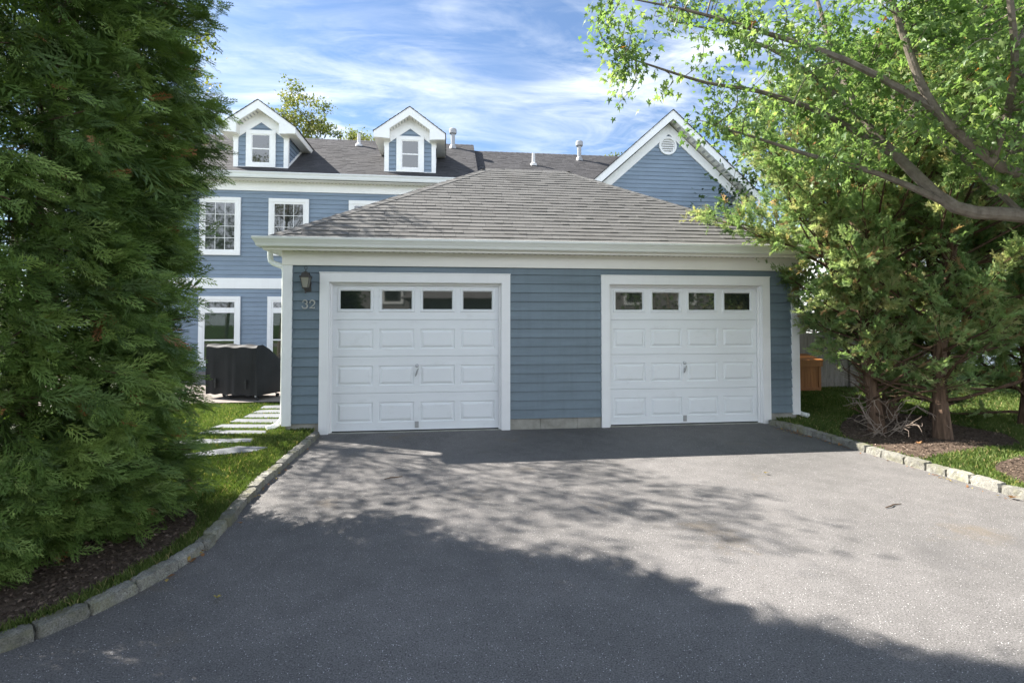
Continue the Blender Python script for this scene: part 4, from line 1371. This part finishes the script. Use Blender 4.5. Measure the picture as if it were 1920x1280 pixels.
def maple():
    r = np.random.default_rng(21)
    bx, by = 9.0, -3.70
    root = thing('maple_tree', 'green maple reaching its limbs in from the upper right', 'tree', (bx, by, LZ))
    tr = MB(); br = MB()
    limbs = [
        [(9.0, -3.7, LZ - .05), (8.98, -3.7, 1.0), (8.9, -3.68, 1.8), (8.27, -3.59, 2.36), (7.6, -3.41, 2.57), (7.05, -3.25, 2.67), (6.71, -3.02, 3.18), (6.5, -2.8, 3.65), (6.42, -2.52, 4.38), (6.38, -2.34, 5.07), (6.3, -2.2, 5.8)],
        [(8.9, -3.68, 1.8), (8.5, -3.62, 2.5), (7.39, -3.59, 2.89), (7.0, -3.65, 3.0), (6.39, -3.69, 3.43), (6.12, -3.68, 4.08), (5.98, -3.67, 4.49), (5.7, -3.6, 5.2)],
        [(8.95, -3.69, 1.5), (8.6, -3.4, 2.5), (8.08, -3.08, 3.21), (8.0, -2.99, 3.9), (7.91, -2.9, 4.62), (7.78, -2.8, 5.24), (7.7, -2.6, 6.2)],
        [(8.95, -3.69, 1.6), (9.2, -3.8, 3.0), (9.3, -3.9, 4.5), (9.2, -4.0, 6.2)],
        [(7.05, -3.25, 2.67), (6.45, -3.05, 3.02), (5.85, -2.85, 3.25), (5.4, -2.7, 3.45), (5.0, -2.55, 3.62)],
        [(6.71, -3.02, 3.18), (6.1, -2.8, 3.68), (5.5, -2.6, 3.98), (4.95, -2.45, 4.12), (4.35, -2.35, 4.33), (4.05, -2.4, 4.38)],
        [(6.39, -3.69, 3.43), (5.8, -3.4, 3.95), (5.1, -3.1, 4.35), (4.5, -2.95, 4.58), (3.9, -2.85, 4.72)],
        [(6.5, -2.8, 3.65), (5.9, -2.5, 4.4), (5.3, -2.3, 4.75), (4.7, -2.2, 4.9)],
        [(7.0, -3.65, 3.0), (6.7, -4.1, 3.5), (6.3, -4.4, 4.1), (6.0, -4.6, 4.7)],
        [(8.08, -3.08, 3.21), (7.6, -2.5, 3.9), (7.0, -2.1, 4.5), (6.5, -1.8, 5.1)],
        [(7.6, -3.41, 2.57), (7.3, -3.1, 3.2), (7.1, -2.7, 3.8), (6.9, -2.4, 4.4)],
    ]
    rads = [[.17, .15, .13, .075, .066, .058, .048, .038, .03, .02, .010], [.09, .065, .048, .042, .036, .028, .02, .008], [.10, .07, .05, .04, .032, .024, .008], [.12, .10, .07, .02],
            [.035, .026, .02, .014, .005], [.035, .028, .022, .016, .010, .004], [.035, .028, .02, .013, .004], [.03, .022, .015, .005], [.04, .03, .02, .008], [.04, .03, .02, .008], [.03, .022, .015, .006]]
    def smooth(pts, n=3):
        pts = [np.array(p, float) for p in pts]; out = []
        for i in range(len(pts) - 1):
            p0 = pts[max(0, i - 1)]; p1 = pts[i]; p2 = pts[i + 1]; p3 = pts[min(len(pts) - 1, i + 2)]
            for k in range(n):
                t = k / n
                out.append(.5 * ((2 * p1) + (p2 - p0) * t + (2 * p0 - 5 * p1 + 4 * p2 - p3) * t * t + (3 * p1 - p0 - 3 * p2 + p3) * t ** 3))
        out.append(pts[-1]); return out
    nodes = []
    for li, (L, rd) in enumerate(zip(limbs, rads)):
        sm = smooth(L); rr_ = np.interp(np.linspace(0, 1, len(sm)), np.linspace(0, 1, len(rd)), rd)
        (tr if li < 4 else br).tube(sm, list(rr_), 10 if li < 4 else 6)
        nodes += [p for p in sm if p[2] > 2.75]
    nodes = np.array(nodes)
    # twig targets: spread through a crown volume, each joined to the nearest limb
    P, Dv, S, T = [], [], [], []
    cells = [((4.5, -2.6, 4.35), (.75, .55, .38), 26), ((5.5, -2.8, 4.1), (.8, .75, .7), 50), ((6.5, -3.0, 4.2), (.9, .9, .95), 88), ((7.4, -3.2, 4.1), (.8, .9, 1.1), 80),
             ((8.4, -3.4, 4.5), (.9, 1.0, 1.2), 50), ((6.0, -3.0, 5.6), (1.6, 1.2, .7), 60), ((5.2, -2.6, 3.6), (.45, .3, .13), 9), ((6.3, -2.9, 3.3), (.5, .4, .3), 14), ((7.3, -3.6, 3.1), (.4, .35, .35), 12), ((4.0, -2.65, 4.6), (.28, .25, .22), 8),
             ((6.9, -4.0, 3.75), (.8, .35, .6), 40), ((7.6, -4.2, 3.5), (.5, .3, .5), 22), ((6.2, -3.9, 4.4), (.6, .4, .5), 26)]
    for c, h, n in cells:
        for i in range(int(n * .82)):
            t = np.array(c) + r.uniform(-1, 1, 3) * np.array(h)
            dd = np.linalg.norm(nodes - t, axis=1) + .15 * np.maximum(0, nodes[:, 2] - t[2])
            b = nodes[np.argmin(dd)]
            L = np.linalg.norm(t - b)
            if L > 1.6: b = t + (b - t) * .5
            mid = (b + t) / 2 + np.array((0, 0, .08 * L)) + r.normal(0, .05, 3)
            pts = smooth([b, mid, t], 4)
            br.tube(pts, taper(min(.012, .004 + .006 * L), .0025, len(pts)), 4, caps=False)
            out = unit(t - b + np.array((0, 0, -.05)))
            nl = r.integers(26, 44)
            t0 = r.normal(.5, .17)
            for q in range(nl):
                u = r.uniform(.35, 1.0) * (len(pts) - 1.001); k = int(u)
                p = pts[k] + (pts[k + 1] - pts[k]) * (u - k) + r.normal(0, .085, 3)
                P.append(p)
                Dv.append(unit(out * .6 + r.normal(0, .55, 3) + np.array((0, 0, -.45)))); S.append(r.uniform(.050, .118))
                tt = min(.96, max(0, t0 + r.normal(0, .16)))
                if r.random() < .0015: tt = 1
                T.append(tt)
    leaf_cloud(root, 'crown', P, Dv, S, T, 'maple', (MV, MF), r)
    tr.build('trunk', M['maple_bark'], root); br.build('branches', M['maple_bark'], root)
    print('maple leaves', len(P))
maple()

def broadleaf(name, label, x, y, z0, H, R0, seed, mat='autumn', n_cl=110, leaf_s=.12, per=40, crown_z=.55, vert=1.0, group=None, spread=.30):
    r = np.random.default_rng(seed)
    root = thing(name, label, 'tree', (x, y, z0), group)
    tr = MB(); P, Dv, S, T = [], [], [], []
    tp_ = curve((x, y, z0 - .1), (r.normal(0, .05), r.normal(0, .05), 1), H * .9, 9, .02, .05, r)
    tr.tube(tp_, taper(.014 * H, .008, 10), 8)
    cz = z0 + H * crown_z
    for i in range(n_cl):
        u = unit(r.normal(0, 1, 3)) * r.uniform(.35, 1.0) ** .6
        wob = 1 + .25 * math.sin(4 * math.atan2(u[1], u[0]) + seed) * .6 + r.normal(0, .10)
        c = np.array((x, y, cz)) + u * np.array((R0, R0, H * (1 - crown_z) * vert)) * wob
        k = min(8, max(2, int((c[2] - z0 - .35 * np.linalg.norm(c[:2] - (x, y))) / H * 9)))
        b = tp_[k]
        mid = (b + c) / 2 + np.array((0, 0, -.05 * H * .3)) + r.normal(0, .08, 3)
        tr.tube([b, mid, c], [.0009 * H + .004, .007, .003], 4, caps=False)
        t0 = r.normal(.5, .22)
        cs = spread * r.uniform(.7, 1.35) * R0 * .8
        for q in range(per):
            P.append(c + r.normal(0, 1, 3) * np.array((cs, cs, cs * .55))); Dv.append(unit(r.normal(0, .8, 3) + np.array((0, 0, -.3)))); S.append(leaf_s * r.uniform(.7, 1.3))
            T.append(min(1, max(0, t0 + r.normal(0, .15))))
    leaf_cloud(root, 'crown', P, Dv, S, T, mat, (LV, LF), r, .6)
    tr.build('trunk', M['maple_bark'], root)
    return root
broadleaf('deciduous_tree', 'yellow green tree peeking out behind the arborvitae top', -4.75, 1.8, .08, 9.6, 2.6, 61, 'autumn', 115, .085, 62, .74, .68, spread=.10)
broadleaf('deciduous_tree', 'tall yellow green tree rising between the two dormers', -4.3, 17.2, 0, 12.6, 1.45, 62, 'autumn', 110, .13, 80, .78, .85, spread=.17)
broadleaf('deciduous_tree', 'small yellow green treetop right of the tall tree behind the roof', -2.6, 21, 0, 11.8, 1.3, 63, 'autumn', 70, .14, 70, .84, .85, spread=.2)
broadleaf('deciduous_tree', 'tiny treetop showing left of the steep gable', 11.4, 22, 0, 11.6, 1.3, 64, 'autumn', 60, .14, 60, .85, .8, spread=.2)
for i, (x, y, H_, R_, lab) in enumerate([(13.2, 3.0, 6.5, 2.4, 'dense green tree behind the fence end'), (15.8, -1.0, 7.5, 2.6, 'dark tree at the far right behind the cedars'), (18.5, 4.5, 9, 3.2, 'distant tall tree beside the white house'), (12.6, 8.5, 8, 2.6, 'tree beside the gabled wing behind the fence'), (21, -4, 8, 3.2, 'far dark tree by the lane on the right')]):
    broadleaf('backdrop_tree', lab, x, y, .02, H_, R_, 70 + i, 'dark_leaf', 110, .17, 34, .52, .95, 'trees beyond the cedars', spread=.24)

broadleaf('bush', 'dense dark bush behind the lattice top of the grey fence', 13.2, 6.4, 0, 3.6, 2.0, 78, 'dark_leaf', 130, .13, 40, .45, .9, spread=.2)

# ------------------------------------------------------------------ lawn grass, chips, fallen leaves
def grass(poly, holes, dens, hgt, label, seed, box, extra=None):
    r = np.random.default_rng(seed)
    x0, x1, y0, y1 = box
    n = int((x1 - x0) * (y1 - y0) * dens)
    P = np.stack([r.uniform(x0, x1, n), r.uniform(y0, y1, n)], -1)
    k = pts_in(poly, P)
    for h in holes: k &= ~pts_in(h, P)
    d = np.hypot(P[:, 0] - 2.24, P[:, 1] + 7.77)
    k &= r.random(n) < np.clip((4.6 / d) ** 1.5, .10, 1)
    P3 = np.column_stack([P, np.zeros(n)])
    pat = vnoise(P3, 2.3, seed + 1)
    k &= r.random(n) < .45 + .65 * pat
    P = P[k]; pat = pat[k]; d = d[k]; n = len(P)
    h = hgt * r.uniform(.55, 1.35, n); a = r.uniform(0, 6.28, n); ln = r.uniform(.15, .8, n) * h; w = .0028 * np.clip(d / 4.0, 1, 3)
    b = np.column_stack([P, np.full(n, LZ - .004)])
    side = np.column_stack([np.cos(a), np.sin(a), np.zeros(n)]) * w[:, None]
    a2 = r.uniform(0, 6.28, n); tip = b + np.column_stack([np.cos(a2) * ln, np.sin(a2) * ln, h])
    mid = b + np.column_stack([np.cos(a2) * ln * .35, np.sin(a2) * ln * .35, h * .6])
    V = np.stack([b - side, b + side, mid + side * .8, tip, mid - side * .8], 1).reshape(-1, 3)
    F = (np.arange(n) * 5)[:, None] + np.array([0, 1, 2, 3, 4])[None]
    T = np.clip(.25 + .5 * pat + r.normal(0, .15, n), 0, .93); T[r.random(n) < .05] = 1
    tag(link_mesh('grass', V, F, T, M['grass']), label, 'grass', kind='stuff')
    print('grass', n)
grass(lawnL, [mulchL] + stone_polys, 13000, .045, 'short green grass left of the driveway', 31, (-3.2, .5, -5.2, 2.5))
grass(lawnR, [mulchR, mulchM], 9000, .045, 'short green grass right of the driveway', 32, (7.3, 14, -5.4, 9))

def chips(poly, box, dens, label, seed, leafy=.05):
    r = np.random.default_rng(seed); x0, x1, y0, y1 = box
    n = int((x1 - x0) * (y1 - y0) * dens)
    P = np.stack([r.uniform(x0, x1, n), r.uniform(y0, y1, n)], -1); P = P[pts_in(poly, P)]; n = len(P)
    pos = np.column_stack([P, LZ + .010 + r.uniform(0, .012, n)])
    d = np.column_stack([r.normal(0, 1, (n, 2)), r.normal(0, .25, n)]); nr = np.column_stack([r.normal(0, .35, (n, 2)), np.ones(n)])
    V, F = place(LV, LF, pos, basis(d, nr), r.uniform(.008, .034, n))
    T = np.clip(r.normal(.35, .25, n), 0, 1)
    tag(link_mesh('mulch_chips', V, F, T, M['mulch_chip']), label, 'mulch', kind='stuff')
chips(mulchL, (-1.8, .45, -5.2, -2.2), 3200, 'bark chips and debris under the arborvitae', 41)
chips(mulchR, (7.3, 11.6, -2.5, .9), 1800, 'bark chips and needles under the cedars', 42)
chips(mulchM, (7.5, 10.5, -4.5, -2.4), 2600, 'pale bark chips in the round mulch patch', 43)

r = np.random.default_rng(51)
litter = []
P = []
for (cx, cy, sx, sy, n) in [(7.10, -.75, .06, .30, 60), (7.2, -1.5, .05, .4, 25), (7.24, -2.9, .05, .7, 30), (.56, -3.9, .03, .4, 26), (.50, -2.2, .03, .8, 18)]:
    P += [(cx + r.normal(0, sx * .6), cy + r.normal(0, sy * .6), .006 + r.uniform(0, .012)) for _ in range(n)]
P = np.array(P); n = len(P)
P[:, 0] = np.where(P[:, 0] > 3, np.minimum(P[:, 0], 7.19), np.maximum(P[:, 0], .53))
V, F = place(LV, LF, P, basis(np.column_stack([r.normal(0, 1, (n, 2)), r.normal(0, .2, n)]), np.column_stack([r.normal(0, .3, (n, 2)), np.ones(n)])), r.uniform(.015, .05, n))
tag(link_mesh('leaf_litter', V, F, r.random(n), M['dry_leaf']), 'scattered crumbs of dry leaves along the kerbs', 'leaf litter', kind='stuff')
FL = [(.93, -4.49, .003, .07, 1.0, 'yellow green fallen leaf on the asphalt beside the left kerb'), (7.85, -1.95, .10, .10, .45, 'curled orange brown leaf on the mulch behind the right kerb'), (7.22, -3.52, .004, .11, .4, 'pale brown curled leaf against the right kerb at the frame edge'),
      (7.62, -3.50, .12, .10, .5, 'brown leaf on the right lawn edge above the kerb'), (5.5, -2.55, .004, .075, .85, 'lone pale leaf lying on the sunny asphalt'), (.66, -3.35, .004, .05, .2, 'small brown leaf by the left kerb in dappled light')]
for x, y, z, s_, t_, lab in FL:
    B = basis(np.array([[r.normal(), r.normal(), 0.05]]), np.array([[.2, .1, 1.]]))
    V, F = place(MV * np.array((1, 1, -2.2)) + np.array((0, 0, .02)), MF, np.array([[x, y, z + .012]]), B, np.array([s_]))
    tag(link_mesh('fallen_leaf', V, F, np.full(len(F), t_), M['dry_leaf']), lab, 'leaf', 'fallen leaves')
def twig(pts, lab):
    m = MB(); m.tube(pts, [.004, .006, .005, .003], 5); tag(m.build('fallen_twig', M['twig']), lab, 'twig', 'fallen twigs')
twig([(5.93, -3.62, .007), (6.0, -3.60, .012), (6.06, -3.56, .008), (6.14, -3.55, .007)], 'thin dark twig lying on the sunny asphalt at right')
twig([(1.62, -2.28, .007), (1.68, -2.24, .010), (1.74, -2.23, .008), (1.79, -2.19, .007)], 'short brown twig lying on the asphalt before the left door')

# ================================================================== GRILL, CHAIR, FENCE, BOX
PZ = .10
gr = thing('covered_grill', 'barbecue grill under a black fitted cover on the patio', 'grill', (-1.75, 3.05, PZ))
ux = np.array((.92, -.392, 0)); uy = np.array((.392, .92, 0)); o0 = np.array((-1.27, 2.63, PZ))
prof = [(0, .09), (0, .40), (0, .70), (.0, .98), (.03, 1.02), (.16, 1.03), (.34, .94), (.52, .81), (.64, .73), (.69, .68), (.70, .45), (.71, .09)]
nu = 36
V = []; r = np.random.default_rng(81)
for i in range(nu + 1):
    x = -1.16 * i / nu
    for k, (yy, zz) in enumerate(prof):
        low = max(0, (.95 - zz) / .95)
        f = .010 * low * math.sin(i * .8 + 1.2 * math.sin(i * .37)) + .016 * math.sin(i * .29 + k * .8) * low
        dy = f if yy < .1 else (-f if yy > .6 else 0)
        dz = -.010 * math.sin(i * .5) if zz > .9 else 0
        if k in (0, len(prof) - 1): dz += .012 * math.sin(i * .8) + (.0 if i > nu * .3 else 0)
        ex_ = .03 * low * math.sin(k * 1.9 + 1) if i in (0, nu) else 0
        V.append(o0 + ux * (x + ex_) + uy * (yy + dy) + np.array((0, 0, zz + dz)))
F = []
m_ = len(prof)
for i in range(nu):
    for k in range(m_ - 1):
        F.append((i * m_ + k, i * m_ + k + 1, (i + 1) * m_ + k + 1, (i + 1) * m_ + k))
# end panels, with vertical folds
def endcap(i, sgn):
    base = i * m_
    cols = 5
    F.append(tuple(base + k for k in range(m_))[::sgn])
endcap(0, -1); endcap(nu, 1)
link_mesh('cover', np.array(V), F, None, M['cover'], gr)
m = MB()
for px_ in (-.22, -.92):
    c = o0 + ux * px_ + uy * -.022
    m.obox((c[0], c[1], PZ + .30), (.016, .004, .09), ux, uy, (0, 0, 1)); m.obox((c[0], c[1] - .004, PZ + .33), (.026, .007, .016), ux, uy, (0, 0, 1))
    st_ = m.build('strap', M['rubber'], gr); m = MB()
for px_, py_ in ((-.06, .06), (-.72, .06), (-.06, .6), (-.72, .6), (-1.05, .3)):
    c = o0 + ux * px_ + uy * py_
    q = MB(); q.tube([(c[0], c[1], PZ + .06), (c[0], c[1], PZ + .16)], .016, 8); lg = q.build('leg', M['chrome'], gr)
    q = MB(); q.tube([(c[0] + .03, c[1] - .018, PZ + .034), (c[0] + .03, c[1] + .018, PZ + .034)], .034, 14); q.build('wheel', M['rubber'], lg)

ch = thing('patio_chair', 'dark metal slatted patio chair behind the covered grill', 'chair', (-1.0, 4.15, PZ))
def chair_at(cx, cy):
    m = MB(); m.box(cx - .24, cx + .24, cy - .22, cy + .22, PZ + .40, PZ + .43); m.build('seat', M['bronze'], ch)
    m = MB()
    for sx in (-.22, .22): m.tube([(cx + sx, cy - .24, PZ + .43), (cx + sx, cy - .30, PZ + .80)], .014, 6)
    m.tube([(cx - .22, cy - .30, PZ + .80), (cx + .22, cy - .30, PZ + .80)], .014, 6)
    for k in range(7): xx = cx - .17 + k * .057; m.tube([(xx, cy - .24, PZ + .43), (xx, cy - .30, PZ + .80)], .006, 5)
    m.build('backrest', M['bronze'], ch)
    for sx in (-.22, .22):
        for sy in (-.2, .2):
            m = MB(); m.tube([(cx + sx, cy + sy, PZ), (cx + sx, cy + sy, PZ + .40)], .013, 6); m.build('leg', M['bronze'], ch)
chair_at(-1.0, 4.15)

fy = 3.45
fn = thing('wooden_fence', 'weathered grey board fence with a lattice top behind the orange box', 'fence', (11, fy, .05))
m = MB(); r = random.Random(91)
x = 8.9
while x < 12.6:
    w_ = r.uniform(.12, .145); m.box(x, x + w_ - .006, fy, fy + .02 + r.uniform(0, .006), .02, 1.22, tint=r.random()); x += w_
m.build('board', M['fence_wood'], fn).name = 'board_panel'
m = MB(); m.box(8.9, 12.6, fy - .03, fy + .045, 1.222, 1.30); m.box(8.9, 12.6, fy - .035, fy + .05, 1.70, 1.76); m.box(8.9, 12.6, fy - .012, fy - .001, .18, .27); m.build('rail', M['fence_wood'], fn)
m = MB()
for k in range(9): z = 1.33 + k * .043; m.box(8.9, 12.6, fy + .004, fy + .011, z, z + .022)
x = 8.95
while x < 12.6:
    m.box(x, x + .022, fy + .0115, fy + .018, 1.301, 1.699); x += .09
m.build('lattice', M['fence_wood'], fn)
for x in (8.95, 10.18, 11.4, 12.55):
    m = MB(); m.box(x - .05, x + .05, fy - .06, fy + .06, 0, 1.84); m.box(x - .06, x + .06, fy - .07, fy + .07, 1.841, 1.87); m.build('post', M['fence_wood'], fn)

bxT = thing('storage_box', 'orange stained wooden storage box in front of the grey fence', 'storage box', (9.75, 3.1, LZ))
X0, X1, Y0, Y1, Z1 = 9.15, 10.22, 2.85, 3.36, .80
m = MB(); r = random.Random(92)
x = X0 + .062
while x < X1 - .07:
    m.box(x, min(x + .066, X1 - .062), Y0 + .012, Y0 + .028, LZ + .06, .67, tint=r.random()); x += .070
y = Y0 + .03
while y < Y1 - .03:
    m.box(X1 - .03, X1 - .012, y, y + .064, LZ + .06, .67, tint=r.random()); y += .068
m.build('slat_panel', M['orange_wood'], bxT)
m = MB()
for x in (X0, X1 - .06): m.box(x, x + .06, Y0, Y0 + .011, LZ, .70)
m.box(X0 + .061, X1 - .061, Y0, Y0 + .011, .655, .70); m.box(X0 + .061, X1 - .061, Y0, Y0 + .011, LZ + .03, LZ + .09)
m.box(X0 + .01, X1 - .031, Y0 + .03, Y1, LZ + .05, .66)
m.build('frame', M['orange_wood'], bxT)
m = MB(); m.prism([(Y0 - .04, .705), (Y1 + .01, .80), (Y1 + .01, .84), (Y0 - .04, .745)], 'x', X0 - .03, X1 + .03); m.box(X0 - .02, X1 + .02, Y0 - .03, Y0 - .002, .60, .704); m.build('lid', M['orange_wood'], bxT)

# white house glimpsed through the trees on the right
wh = thing('white_house', 'white house glimpsed through the trees at the far right', 'house', (20, 9, 0))
m = MB(); clap(m, (17.5, 9, 0), (1, 0, 0), (0, -1, 0), [(0, 9, 0, 4.6)], 0, .16); m.box(17.5, 26.5, 9.003, 15, 0, 4.6); m.build('wall', M['white_house'], wh)
m = MB(); m.prism([(8.5, 4.55), (12, 5.9), (15.5, 4.55)], 'x', 17.1, 26.9); m.build('roof', M['house_shingle'], wh)
window(wh, 18.6, 19.7, 1.0, 2.6, 8.974, 2, 2); window(wh, 22.0, 23.1, 1.0, 2.6, 8.974, 2, 2)

# houses across the lane (seen mirrored in the garage door windows)
og = thing('neighbour_garage', 'hip roofed garage across the lane mirrored in the door windows', 'garage', (3.5, -20, 0))
m = MB(); m.box(.5, 8.5, -23, -17, 0, 2.6); m.build('wall', M['neigh_shingle'], og)
m = MB(); e = (( .1, -16.6), (8.9, -16.6), (8.9, -23.4), (.1, -23.4))
for f in (((.1, -16.6, 2.6), (8.9, -16.6, 2.6), (5.6, -20, 4.75), (3.4, -20, 4.75)), ((8.9, -16.6, 2.6), (8.9, -23.4, 2.6), (5.6, -20, 4.75)), ((8.9, -23.4, 2.6), (.1, -23.4, 2.6), (3.4, -20, 4.75), (5.6, -20, 4.75)), ((.1, -23.4, 2.6), (.1, -16.6, 2.6), (3.4, -20, 4.75))):
    m.poly(*f, tint=.6)
m.build('roof', M['shingle'], og)
oh = thing('neighbour_house', 'grey shingled house across the lane mirrored in the door windows', 'house', (6, -28, 0))
m = MB(); m.box(-12, 24, -38, -26, 0, 4.9); m.build('wall', M['neigh_shingle'], oh)
m = MB(); m.prism([(-25.4, 4.85), (-32, 7.0), (-38.6, 4.85)], 'x', -12.5, 24.5); m.build('roof', M['house_shingle'], oh)
for x in (-9, -5.2, -1.8, 10.2, 13.8, 17.5):
    m = MB(); yb_ = -26 + .002
    for (a, b, c, d) in ((x, x + .15, 2.6, 4.6), (x + 1.15, x + 1.3, 2.6, 4.6), (x + .15, x + 1.15, 4.45, 4.6), (x + .15, x + 1.15, 2.6, 2.75)): m.box(a, b, yb_, yb_ + .05, c, d)
    w_ = m.build('window', M['white'], oh)
    m = MB(); m.box(x + .15, x + 1.15, yb_, yb_ + .02, 2.75, 4.45); m.build('pane', M['glass'], w_)
broadleaf('lane_tree', 'tree across the lane left of the neighbour garage', -4.5, -18, -.05, 7.5, 2.8, 91, 'dark_leaf', 80, .2, 30, .55, .9, 'trees across the lane', spread=.24)
broadleaf('lane_tree', 'tall tree at the left end of the grey shingled house', -17, -24, -.05, 12.5, 4.5, 93, 'dark_leaf', 120, .3, 40, .55, .9, 'trees across the lane', spread=.22)
broadleaf('lane_tree', 'tree across the lane right of the neighbour garage', 13.5, -17, -.05, 7, 3.2, 92, 'dark_leaf', 90, .2, 30, .5, .9, 'trees across the lane', spread=.24)

# ================================================================== CAMERA, SUN, SKY
cam = bpy.data.cameras.new('camera')
co = bpy.data.objects.new('camera', cam); COL.objects.link(co)
co.location = (2.237, -7.77, 1.593)
co.rotation_euler = (R(90 + 1.6), 0, R(-6.92))
cam.sensor_width = 36; cam.lens = 36 * 1000 / 1920
cam.shift_y = -(640 - (600 - 1000 * math.tan(R(1.6)))) / 1920
cam.clip_start = .05; cam.clip_end = 600
scene.camera = co

sun_to = Vector((-2.6, 1.43, 2.72)).normalized()
sl_data = bpy.data.lights.new('sun', 'SUN')
sl_data.energy = 4.3; sl_data.angle = R(.5); sl_data.color = (1.0, .945, .87)
so = bpy.data.objects.new('sun', sl_data); COL.objects.link(so)
so.rotation_euler = (-sun_to).to_track_quat('-Z', 'Y').to_euler()
so.location = (-20, 11, 22)

w = bpy.data.worlds.new('World'); scene.world = w; w.use_nodes = True
nt = w.node_tree; nt.nodes.clear()
out = nt.nodes.new('ShaderNodeOutputWorld'); bg = nt.nodes.new('ShaderNodeBackground')
sky = nt.nodes.new('ShaderNodeTexSky'); sky.sky_type = 'NISHITA'; sky.sun_disc = False
sky.sun_elevation = math.asin(sun_to.z); sky.sun_rotation = math.atan2(sun_to.x, sun_to.y)
sky.altitude = 1000; sky.air_density = 1.0; sky.dust_density = .25; sky.ozone_density = 2.6
# thin streaky cirrus painted on the sky dome by direction
tc = nd(nt, 'ShaderNodeTexCoord')
sx = nd(nt, 'ShaderNodeSeparateXYZ'); lk(nt, tc.outputs['Generated'], sx.inputs[0])
def mth(op, a, b=None):
    n = nd(nt, 'ShaderNodeMath', operation=op)
    for i, v in enumerate((a, b)):
        if v is None: continue
        if hasattr(v, 'links'): lk(nt, v, n.inputs[i])
        else: n.inputs[i].default_value = v
    return n.outputs[0]
zz = mth('MAXIMUM', sx.outputs[2], .03)
zz = mth('ADD', zz, .12)
cx_ = mth('DIVIDE', sx.outputs[0], zz); cy_ = mth('DIVIDE', sx.outputs[1], zz)
cb = nd(nt, 'ShaderNodeCombineXYZ'); lk(nt, cx_, cb.inputs[0]); lk(nt, cy_, cb.inputs[1])
def cloud(rot, sc, scale, detail, lo, hi, dist=1.2, off=(0, 0, 0)):
    mp = nd(nt, 'ShaderNodeMapping'); mp.inputs['Rotation'].default_value = (0, 0, R(rot)); mp.inputs['Scale'].default_value = sc; mp.inputs['Location'].default_value = off
    lk(nt, cb.outputs[0], mp.inputs['Vector'])
    n = nd(nt, 'ShaderNodeTexNoise'); n.inputs['Scale'].default_value = scale; n.inputs['Detail'].default_value = detail; n.inputs['Roughness'].default_value = .62; n.inputs['Distortion'].default_value = dist
    lk(nt, mp.outputs[0], n.inputs['Vector'])
    return ramp(nt, n.outputs['Fac'], [(lo, g(0)), (hi, g(1))])
c1_ = cloud(-28, (1.0, 2.1, 1), 1.35, 10, .42, .70, .9, (.6, .2, 0))
c2_ = cloud(32, (1.0, 2.8, 1), 3.0, 9, .46, .78, 1.2, (3, 1, 0))
c3_ = cloud(0, (1, 1, 1), .8, 3, .36, .62, .3, (5, 2, 0))
cl = mixc(nt, c1_, c2_, .45, 'ADD')
cl = mixc(nt, cl, c3_, .8, 'MULTIPLY')
# unseen bright cloud, added low behind the camera to brighten the shaded fronts
fill_bank = ramp(nt, mth('ADD', mth('MULTIPLY', sx.outputs[1], -1.0), mth('MULTIPLY', c3_, .12)), [(.10, g(0)), (.50, g(.85))])
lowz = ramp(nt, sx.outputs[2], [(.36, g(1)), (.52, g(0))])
fill_bank = mixc(nt, fill_bank, lowz, 1.0, 'MULTIPLY')
fin = mixc(nt, sky.outputs[0], (6.4, 6.75, 7.1), cl)
fin = mixc(nt, fin, (14.0, 15.2, 17.2), fill_bank)
fin2 = nd(nt, 'ShaderNodeMix', data_type='RGBA'); fin2.inputs[0].default_value = 1.0
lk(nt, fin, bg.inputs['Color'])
nt.nodes.remove(fin2)
bg.inputs['Strength'].default_value = .052
lk(nt, bg.outputs[0], out.inputs['Surface'])

scene.view_settings.view_transform = 'Standard'
scene.view_settings.look = 'None'
scene.view_settings.exposure = 2.05
scene.view_settings.gamma = 1
scene.render.engine = 'CYCLES'
scene.cycles.max_bounces = 5
scene.cycles.diffuse_bounces = 3
scene.cycles.glossy_bounces = 2
scene.cycles.transmission_bounces = 3
scene.cycles.transparent_max_bounces = 8
scene.cycles.use_denoising = True
scene.cycles.denoiser = 'OPENIMAGEDENOISE'
scene.cycles.denoising_input_passes = 'RGB_ALBEDO_NORMAL'
scene.cycles.denoising_prefilter = 'ACCURATE'
